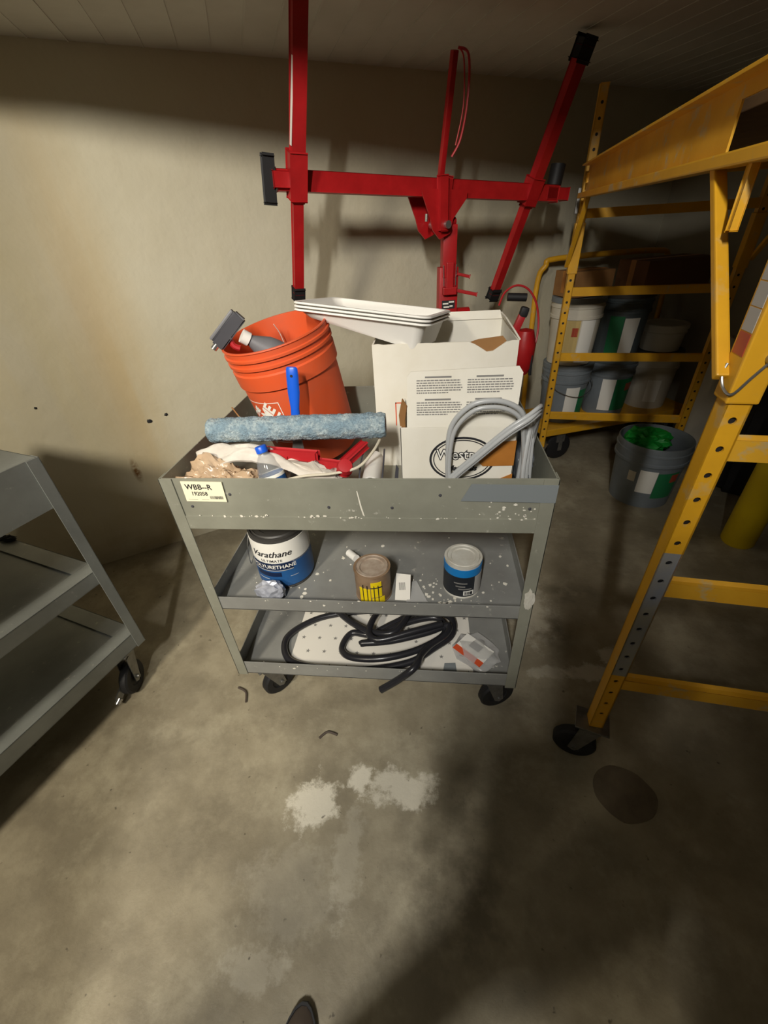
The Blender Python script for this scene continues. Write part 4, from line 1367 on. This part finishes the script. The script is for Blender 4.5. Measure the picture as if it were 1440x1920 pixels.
# ------------------------------------------------------------------ yellow rolling scaffold
SO = Vector((0.487, 0.700, 0))
SL, SW = Vector((0.1236, 0.9923, 0)), Vector((0.9923, -0.1236, 0))
SANG = math.atan2(SW.y, SW.x)
scaf = thing('scaffold', 'yellow steel rolling scaffold with wood platform at the right', 'scaffold', SO, SANG)
LEN, WID, HT = 1.83, 0.745, 1.84
def perf_plate(bm, w, z0, z1, holes, yf, hr=0.0062, depth=0.004):
    """front plate (facing -y at y=yf) of width w with round holes, one cell per hole"""
    cells = []
    zc = sorted(h for h in holes if z0 + 0.01 < h < z1 - 0.01)
    edges = [z0] + [(a + b_) / 2 for a, b_ in zip(zc, zc[1:])] + [z1]
    n = 12
    for i, h in enumerate(zc):
        a, b_ = edges[i], edges[i + 1]
        outer, inner, deep = [], [], []
        for k in range(n):
            t = 2 * PI * k / n + PI / n
            c_, s_ = math.cos(t), math.sin(t)
            f = max(abs(c_), abs(s_))
            ox, oz = c_ / f * w / 2, s_ / f
            oz = h + (oz * (b_ - h) if oz > 0 else oz * (h - a))
            outer.append(bm.verts.new((ox, yf, oz)))
            inner.append(bm.verts.new((hr * c_, yf, h + hr * s_)))
            deep.append(bm.verts.new((hr * c_, yf + depth, h + hr * s_)))
        # square corners
        for k in range(n):
            j = (k + 1) % n
            bm.faces.new((outer[k], outer[j], inner[j], inner[k]))
            bm.faces.new((inner[k], inner[j], deep[j], deep[k]))
        cs = [(-w / 2, a), (w / 2, a), (w / 2, b_), (-w / 2, b_)]
        for cx, cz_ in cs:
            near = sorted(range(n), key=lambda k: (outer[k].co.x - cx) ** 2 + (outer[k].co.z - cz_) ** 2)[:2]
            if min((outer[k].co.x - cx) ** 2 + (outer[k].co.z - cz_) ** 2 for k in near) > 1e-10:
                v = bm.verts.new((cx, yf, cz_))
                try:
                    bm.faces.new((outer[near[0]], outer[near[1]], v))
                except ValueError:
                    pass
    return bm
LW = 0.036
holes_z = [0.2594 + 0.0508 * i for i in range(31)]
def leg(x, y, grey=None, front=True):
    bm = new()
    z0, z1 = 0.185, HT
    h = LW / 2
    box(bm, -h, -h + 0.003, -h, h, z0, z1)
    box(bm, h - 0.003, h, -h, h, z0, z1)
    box(bm, -h, h, h - 0.003, h, z0, z1)
    box(bm, -h, h, -h, h, z1, z1 + 0.003)
    if grey:
        perf_plate(bm, LW, z0, grey[0], holes_z, -h)
        perf_plate(bm, LW, grey[1], z1, holes_z, -h)
    else:
        perf_plate(bm, LW, z0, z1, holes_z, -h)
    o = obj('leg', bm, 'yellow', scaf)
    o.location = (x, y, 0)
    bm = new()
    box(bm, -h + 0.005, h - 0.005, -h + 0.006, h - 0.005, z0 + 0.002, z1 - 0.002)
    obj('bore', bm, 'black', o)
    if grey:
        bm = perf_plate(new(), LW, grey[0], grey[1], holes_z, -h)
        obj('grey_worn_face', bm, 'greyface', o)
    return o
leg(0, 0, (0.4372, 0.8436))
leg(WID, 0)
leg(0, LEN)
leg(WID, LEN)
for y in (0, LEN):
    for z in (0.395, 0.740, 1.068, 1.400):
        bm = new()
        bar(bm, (LW / 2, y, z), (WID - LW / 2, y, z), 0.024, 0.026, (0, 0, 1), 0.007)
        obj('rung', bm, 'yellow_worn' if y == 0 else 'yellow', scaf)
add_casters(scaf, ((-0.005, 0.0, 2.95), (WID, 0.0, 0.5), (0.0, LEN, 1.2), (WID, LEN, 0.4)))
# platform: two channel rails and boards
for x, s in ((-0.030, -1), (WID + 0.030, 1)):
    bm = new()
    y0, y1 = 0.02, LEN - 0.10
    z0, z1 = 1.478, 1.572
    # web with a cut-out toward the near end
    wx0, wx1 = (x + 0.012, x + 0.016) if s < 0 else (x - 0.016, x - 0.012)
    box(bm, wx0, wx1, 0.30, y1, z0, z1)
    box(bm, wx0, wx1, y0, 0.30, z1 - 0.022, z1)
    fx0, fx1 = (x - 0.018, x + 0.016) if s < 0 else (x - 0.016, x + 0.018)
    box(bm, fx0, fx1, y0, y1, z1, z1 + 0.006, 0.001)
    box(bm, fx0, fx1, y0, y1, z0 - 0.020, z0, 0.003)
    obj('side_rail', bm, 'yellow_worn', scaf)
    for ya, yb in ((0.0, 0.285), (LEN, LEN - 0.285)):
        bm = new()
        bar(bm, (x, ya + (0.004 if ya == 0 else -0.004), 1.185), (x, yb, 1.470), 0.020, 0.016, (1, 0, 0), 0.003)
        obj('brace', bm, 'yellow', scaf)
    for ya in (0.0, LEN):
        bm = new()
        h = LW / 2 + 0.005
        xx = 0 if s < 0 else WID
        box(bm, xx - h, xx + h, ya - h, ya + h, 1.152, 1.365, 0.003)
        obj('sleeve', bm, 'yellow', scaf)
        bm = new()
        box(bm, xx - h - 0.012 if s < 0 else xx + h - 0.002, xx - h + 0.002 if s < 0 else xx + h + 0.012, ya - 0.012, ya + 0.012, 1.40, 1.50, 0.003)
        obj('pin_catch', bm, 'metal', scaf)
for i in range(5):
    bm = new()
    w_ = (WID - 0.05) / 5
    x0 = 0.025 + i * w_
    box(bm, x0 + 0.002, x0 + w_ - 0.002, 0.03, LEN - 0.11, 1.545, 1.565, 0.002)
    obj('platform_board', bm, 'wood', scaf)
for y in (0.04, LEN - 0.12):
    bm = new()
    bar(bm, (-0.02, y, 1.530), (WID + 0.02, y, 1.530), 0.03, 0.03, (0, 0, 1), 0.003)
    obj('platform_bearer', bm, 'yellow', scaf)
# small hanging latch beside the near brace
bm = new()
bar(bm, (-0.030, 0.147, 1.475), (-0.032, 0.140, 1.375), 0.016, 0.008, (0, 1, 0), 0.002)
obj('latch_bar', bm, 'yellow', scaf)
# reflective strip segments and wire spring pin on the near sleeve
h = LW / 2 + 0.0052
for k, z in enumerate((1.222, 1.255, 1.288, 1.321, 1.350)):
    bm = new()
    box(bm, -h - 0.0006, -h + 0.0002, -0.016, 0.016, z, z + (0.031 if k < 4 else 0.014))
    obj('reflective_tape', bm, 'reflector_red' if k == 0 else 'reflector', scaf)
bm = new()
tube(bm, spline([(0.012, -h - 0.004, 1.222), (-0.006, -h - 0.006, 1.195), (-0.022, -h - 0.006, 1.170), (-h - 0.004, -0.010, 1.172), (-h - 0.007, 0.004, 1.190), (-h - 0.002, 0.012, 1.205)], 6), 0.0022, 7)
cyl(bm, (0.012, -h + 0.002, 1.222), (0.012, -h - 0.008, 1.222), 0.0085, 14)
obj('spring_pin', bm, 'metal', scaf, True)

# ------------------------------------------------------------------ platform truck with buckets behind the scaffold
PO, PA = Vector((0.752, 2.605, 0)), math.atan2(0.34, 0.94)
truck = thing('platform_truck', 'yellow platform truck with a hoop handle stacked with buckets behind the scaffold', 'cart', PO, PA)
bm = box(new(), 0, 1.12, 0, 0.385, 0.205, 0.250, 0.006)
obj('deck', bm, 'yellow', truck)
bm = new()
tube(bm, spline([(0.04, 0.36, 0.24), (0.03, 0.37, 0.70), (0.03, 0.38, 1.06), (0.06, 0.365, 1.15), (0.14, 0.365, 1.185), (0.80, 0.365, 1.185), (0.93, 0.365, 1.15), (0.98, 0.38, 1.05), (0.99, 0.37, 0.70), (0.99, 0.36, 0.24)], 8), 0.016, 12)
obj('hoop_handle', bm, 'yellow', truck, True)
for x, y in ((0.155, 0.06), (1.0, 0.06), (0.155, 0.34), (1.0, 0.34)):
    bm = new()
    box(bm, -0.03, 0.03, -0.026, 0.026, 0.13, 0.205, 0.002)
    box(bm, -0.014, 0.014, -0.030, -0.026, 0.07, 0.205)
    box(bm, -0.014, 0.014, 0.026, 0.030, 0.07, 0.205)
    c = obj('caster', bm, 'metal', truck)
    c.location = (x, y, 0)
    bm = lathe(new(), [(0, 0.0), (0.03, 0.0), (0.034, 0.006), (0.07, 0.004), (0.088, 0.010), (0.092, 0.02), (0.088, 0.032), (0.07, 0.038), (0, 0.036)], 28, Matrix(((1, 0, 0, 0), (0, 0, -1, 0.019), (0, 1, 0, 0.092), (0, 0, 0, 1))))
    w = obj('wheel', bm, 'black', c, True)
    c.scale = (1, 1, 1)

def pail(label, loc, mat, r0=0.128, r1=0.146, h=0.365, lid=None, panels=(), face=-PI / 2, group='buckets on the platform truck', bail=True, open_top=False):
    t = thing('bucket', label, 'bucket', loc, 0.0, group)
    pr = [(0, 0.003), (r0 - 0.004, 0.003), (r0, 0.0), (r0 + (r1 - r0) * 0.72, h * 0.72), (r1 + 0.004, h * 0.72), (r1 + 0.004, h * 0.76), (r1, h * 0.77), (r1 + 0.001, h * 0.87), (r1 + 0.006, h * 0.88), (r1 + 0.006, h * 0.90), (r1 + 0.001, h * 0.91),
          (r1 + 0.002, h - 0.004), (r1, h), (r1 - 0.005, h), (r0 - 0.005, 0.008), (0, 0.008)]
    obj('body', lathe(new(), pr, 36), mat, t, True, 35)
    if lid:
        obj('lid', lathe(new(), [(0, h + 0.004), (r1 - 0.02, h + 0.004), (r1 - 0.015, h + 0.010), (r1 + 0.004, h + 0.010), (r1 + 0.008, h + 0.006), (r1 + 0.008, h - 0.018), (r1 + 0.003, h - 0.018), (r1 + 0.003, h + 0.001), (0, h + 0.001)], 36), lid, t, True, 35)
    for z0, z1, a0, a1, pm, nm in panels:
        ra = lambda z: r0 + (r1 - r0) * min(1, z / h) + 0.001
        obj(nm, patch(new(), ra(z0), ra(z1), z0, z1, face + a0, face + a1, 10, 1), pm, t)
    if bail:
        bm = new()
        tube(bm, spline([(r1 + 0.005, 0, h * 0.82), (r1 * 0.9, -r1 * 0.75, h * 0.62), (0, -r1 - 0.012, h * 0.50), (-r1 * 0.9, -r1 * 0.75, h * 0.62), (-r1 - 0.005, 0, h * 0.82)], 6), 0.0022, 6)
        bl = obj('bail_handle', bm, 'metal', t, True)
        bl.rotation_euler = (0, 0, 0.4)
    return t
def on_truck(u, v, z):
    return PO + Vector((0.94, 0.34, 0)) * u + Vector((-0.34, 0.94, 0)) * v + Vector((0, 0, z))
gl = lambda a: [(0.03, 0.24, a, a + 0.62, 'white', 'white_label'), (0.03, 0.22, a + 0.64, a + 1.15, 'green_label', 'green_label')]
pail('grey bucket at the left end of the truck, lower row', on_truck(0.215, 0.19, 0.2503), 'bucket_grey', lid='bucket_grey', panels=gl(-0.15))
pail('grey bucket with wide green label, second along the lower row', on_truck(0.555, 0.19, 0.2503), 'bucket_grey', lid='bucket_dark', panels=[(0.04, 0.25, -0.60, -0.02, 'white', 'white_label'), (0.04, 0.25, 0.0, 1.0, 'green_label', 'green_label'), (0.17, 0.22, 0.5, 1.1, 'reflector_red', 'red_label')], bail=False)
pail('off-white bucket at the right end of the lower row', on_truck(0.90, 0.19, 0.2503), 'bucket_white', lid='lid_dark', panels=[(0.05, 0.20, -0.5, 0.1, 'white', 'white_label')], bail=False)
pail('white bucket with a tan label and grey lid, upper row left', on_truck(0.205, 0.19, 0.6275), 'bucket_white', lid='bucket_grey', panels=[(0.02, 0.26, -0.95, -0.05, 'tan_label', 'tan_label'), (0.02, 0.26, 0.0, 0.62, 'white', 'white_label'), (0.17, 0.22, -0.34, -0.10, 'reflector_red', 'red_emblem')], bail=False)
pail('dark green-labelled bucket with dark lid, upper row second', on_truck(0.545, 0.19, 0.6275), 'bucket_dark', lid='lid_dark', panels=gl(-0.25)[:1] + [(0.03, 0.25, -0.85, -0.27, 'green_label', 'green_label')], bail=False)
pail('short pale tub standing on the off-white bucket', on_truck(0.895, 0.19, 0.6275), 'bucket_white', 0.115, 0.128, 0.15, lid='bucket_white', bail=False)
t = thing('cardboard_box', 'long brown cardboard box on top of the stacked buckets', 'box', on_truck(0.52, 0.06, 1.0045), PA)
obj('carton', box(new(), 0.0, 0.46, 0.0, 0.24, 0.0, 0.155, 0.003), 'kraft_dark', t)
obj('tape_strip', box(new(), -0.0012, 0.4612, 0.10, 0.14, 0.02, 0.1562), 'tape_brown', t)
t = thing('cardboard_box', 'small tan carton beside the long brown box on the buckets', 'box', on_truck(0.08, 0.10, 1.0045), PA)
obj('carton', box(new(), 0.0, 0.26, 0.0, 0.18, 0.0, 0.13, 0.003), 'kraft', t)
obj('tape_strip', box(new(), -0.0012, 0.2612, 0.075, 0.105, 0.02, 0.1312), 'tape_brown', t)

# grey bucket with green mesh on the floor
fb = pail('large grey bucket filled with green netting on the floor', (1.245, 2.245, 0.0), 'bucket_grey', 0.155, 0.182, 0.37, None,
          [(0.10, 0.24, -0.62, -0.12, 'white', 'white_label'), (0.07, 0.23, -0.10, 0.62, 'green_label', 'green_label'), (0.17, 0.22, 0.32, 0.60, 'reflector_red', 'red_label'), (0.16, 0.22, -0.95, -0.72, 'bucket_white', 'white_smear')], group=None, bail=False)
bm = crumple(new(), (1.205, 2.29, 0.325), (0.125, 0.10, 0.062), 0.40, 9.9, 4, 3.0)
for v in bm.verts:
    d = Vector((v.co.x - 1.245, v.co.y - 2.245, 0))
    lim = 0.155 if v.co.z < 0.37 else 0.165
    if d.length > lim:
        d = d.normalized() * lim
        v.co.x, v.co.y = 1.245 + d.x, 2.245 + d.y
tag(obj('green_netting', bm, 'green', None), 'bright green plastic netting stuffed in the large grey bucket', 'netting')
# bollard and dark things in the corner
bm = lathe(new(), [(0, 0.0), (0.062, 0.0), (0.070, 0.012), (0.070, 1.05), (0.06, 1.085), (0.03, 1.105), (0, 1.11)], 32)
o = tag(obj('bollard', bm, 'bollard', None, True), 'round yellow post standing on the floor behind the scaffold rungs', 'post')
o.location = (1.545, 1.795, 0)
t = thing('waste_bin', 'tall black bin in the dark behind the yellow scaffold', 'bin', (1.93, 2.32, 0), -0.56)
bm = new()
pr = [(-0.21, -0.21), (0.21, -0.21), (0.21, 0.21), (-0.21, 0.21)]
v0 = [bm.verts.new((x * 0.85, y * 0.85, 0)) for x, y in pr]
v1 = [bm.verts.new((x, y, 0.82)) for x, y in pr]
bm.faces.new(list(reversed(v0)))
for i in range(4):
    j = (i + 1) % 4
    bm.faces.new((v0[i], v0[j], v1[j], v1[i]))
bm.faces.new(v1)
bmesh.ops.bevel(bm, geom=bm.edges[:], offset=0.03, segments=3, affect='EDGES')
obj('bin_body', bm, 'black', t, True)
bm = box(new(), -0.235, 0.235, -0.235, 0.235, 0.80, 0.86, 0.02)
obj('bin_lid', bm, 'black', t, True)
bm = crumple(new(), (1.80, 2.80, 0.36), (0.13, 0.12, 0.38), 0.22, 3.3, 4, 2.2, floor=0.001)
tag(obj('plastic_sack', bm, 'bucket_white', None, True, 60), 'pale plastic sack standing beyond the right end of the truck', 'sack')

# dark round patch on the floor
random.seed(5)
bm = new()
prism(bm, [(0.085 * (1 + 0.10 * noise.noise(Vector((math.cos(a) * 1.5, math.sin(a) * 1.5, 4.2)))) * math.cos(a), 0.074 * (1 + 0.12 * noise.noise(Vector((math.cos(a) * 1.5, math.sin(a) * 1.5, 8.2)))) * math.sin(a)) for a in [2 * PI * i / 40 for i in range(40)]], 0.0025)
bmesh.ops.bevel(bm, geom=[e_ for e_ in bm.edges if abs(e_.verts[0].co.z - e_.verts[1].co.z) < 1e-6 and e_.verts[0].co.z > 0.002], offset=0.0015, segments=1, affect='EDGES')
o = tag(obj('floor_disc', bm, 'patch', None), 'dark round flat disc lying on the floor below the scaffold caster', 'disc')
o.location = (0.578, 0.592, 0.0003)
# loose bits on the concrete
for i, (x, y, ln, a, lb) in enumerate(((-0.68, 0.83, 0.075, -0.75, 'thin dark curved scrap on the floor left of the loaded cart'), (-0.33, 0.70, 0.06, 0.35, 'dark sliver of debris on the floor in front of the loaded cart'))):
    bm = new()
    tube(bm, spline([(-ln / 2, 0, 0.004), (0, 0.012, 0.005), (ln / 2, -0.006, 0.004)], 5), 0.004, 6, rs=None)
    o = tag(obj('floor_scrap', bm, 'scrap', None, True), lb, 'scrap')
    o.location = (x, y, 0.0)
    o.rotation_euler = (0, 0, a)

# ------------------------------------------------------------------ the photographer, whose shoe tip shows at the bottom edge
per = thing('person', 'person in dark trousers standing at the bottom edge, only a shoe tip showing', 'person', (0.10, -0.16, 0))
def skinned(name, verts, edges, radii, mat, root=0, sub=2):
    me = bpy.data.meshes.new(name)
    me.from_pydata(verts, edges, [])
    o = bpy.data.objects.new(name, me)
    COL.objects.link(o)
    o.parent = per
    o.modifiers.new('skin', 'SKIN')
    sv = me.skin_vertices[0].data
    for i, r in enumerate(radii):
        sv[i].radius = (r, r) if not isinstance(r, tuple) else r
        sv[i].use_root = (i == root)
    md = o.modifiers.new('sub', 'SUBSURF')
    md.levels = sub
    md.render_levels = sub
    me.materials.append(M[mat])
    for p in me.polygons:
        p.use_smooth = True
    return o
B = [((0, -0.03, 0.88), (0.15, 0.10)), ((0, -0.03, 1.05), (0.13, 0.10)), ((0, -0.04, 1.25), (0.15, 0.105)), ((0, -0.04, 1.36), (0.10, 0.08)), ((0, -0.02, 1.43), 0.05), ((0, 0.0, 1.50), 0.055), ((0, 0.01, 1.57), 0.085), ((0, 0.005, 1.64), 0.075),
     ((-0.17, -0.04, 1.33), 0.055), ((-0.21, -0.03, 1.10), 0.045), ((-0.10, 0.06, 1.16), 0.036), ((-0.06, 0.085, 1.19), 0.032),
     ((0.17, -0.04, 1.33), 0.055), ((0.22, -0.03, 1.10), 0.045), ((0.16, 0.06, 1.16), 0.036), ((0.13, 0.085, 1.19), 0.032),
     ((-0.11, -0.02, 0.80), 0.080), ((-0.25, 0.02, 0.46), 0.058), ((-0.36, 0.068, 0.09), 0.044), ((0.10, -0.03, 0.80), 0.085), ((0.14, -0.06, 0.46), 0.062), ((0.15, -0.11, 0.09), 0.046)]
E_ = [(0, 1), (1, 2), (2, 3), (3, 4), (4, 5), (5, 6), (6, 7), (3, 8), (8, 9), (9, 10), (10, 11), (3, 12), (12, 13), (13, 14), (14, 15), (0, 16), (16, 17), (17, 18), (0, 19), (19, 20), (20, 21)]
skinned('body', [(b_[0][0], b_[0][1], b_[0][2] * 0.945) for b_ in B], E_, [b_[1] for b_ in B], 'cloth_dark')
bm = new()
crumple(bm, (0, -0.005, 1.515), (0.088, 0.10, 0.10), 0.06, 2, 3)
obj('hair', bm, 'hair', per, True)
for x, y in ((-0.36, 0.072), (0.15, -0.11)):
    bm = new()
    n = 26
    rings = []
    # sole outline swept upward into a rounded upper; toe at +y
    for z, sc_, ty in ((0.0, 1.0, 0.0), (0.018, 1.03, 0.0), (0.022, 0.98, 0.0), (0.045, 0.93, -0.006), (0.065, 0.78, -0.03), (0.085, 0.55, -0.06)):
        row = []
        for k in range(n):
            a = 2 * PI * k / n
            c_, s_ = math.cos(a), math.sin(a)
            wx_ = 0.048 if s_ > 0 else 0.038
            row.append(bm.verts.new((x + wx_ * sc_ * c_, y + 0.065 + ty + 0.135 * sc_ * s_, z)))
        rings.append(row)
    for a_, b_ in zip(rings, rings[1:]):
        for k in range(n):
            bm.faces.new((a_[k], a_[(k + 1) % n], b_[(k + 1) % n], b_[k]))
    bm.faces.new(rings[-1])
    bm.faces.new(list(reversed(rings[0])))
    sh2 = obj('shoe', bm, 'shoe', per, True, 60)
    bm = new()
    lathe(bm, [(0.0, 0.0005), (1.04, 0.0005), (1.06, 0.012), (1.04, 0.024), (1.0, 0.024), (0.98, 0.012)], n)
    for v in bm.verts:
        wx_ = 0.048 if v.co.y > 0 else 0.038
        v.co.x = x + v.co.x * wx_
        v.co.y = y + 0.065 + v.co.y * 0.135
    obj('sole', bm, 'black', sh2, True)
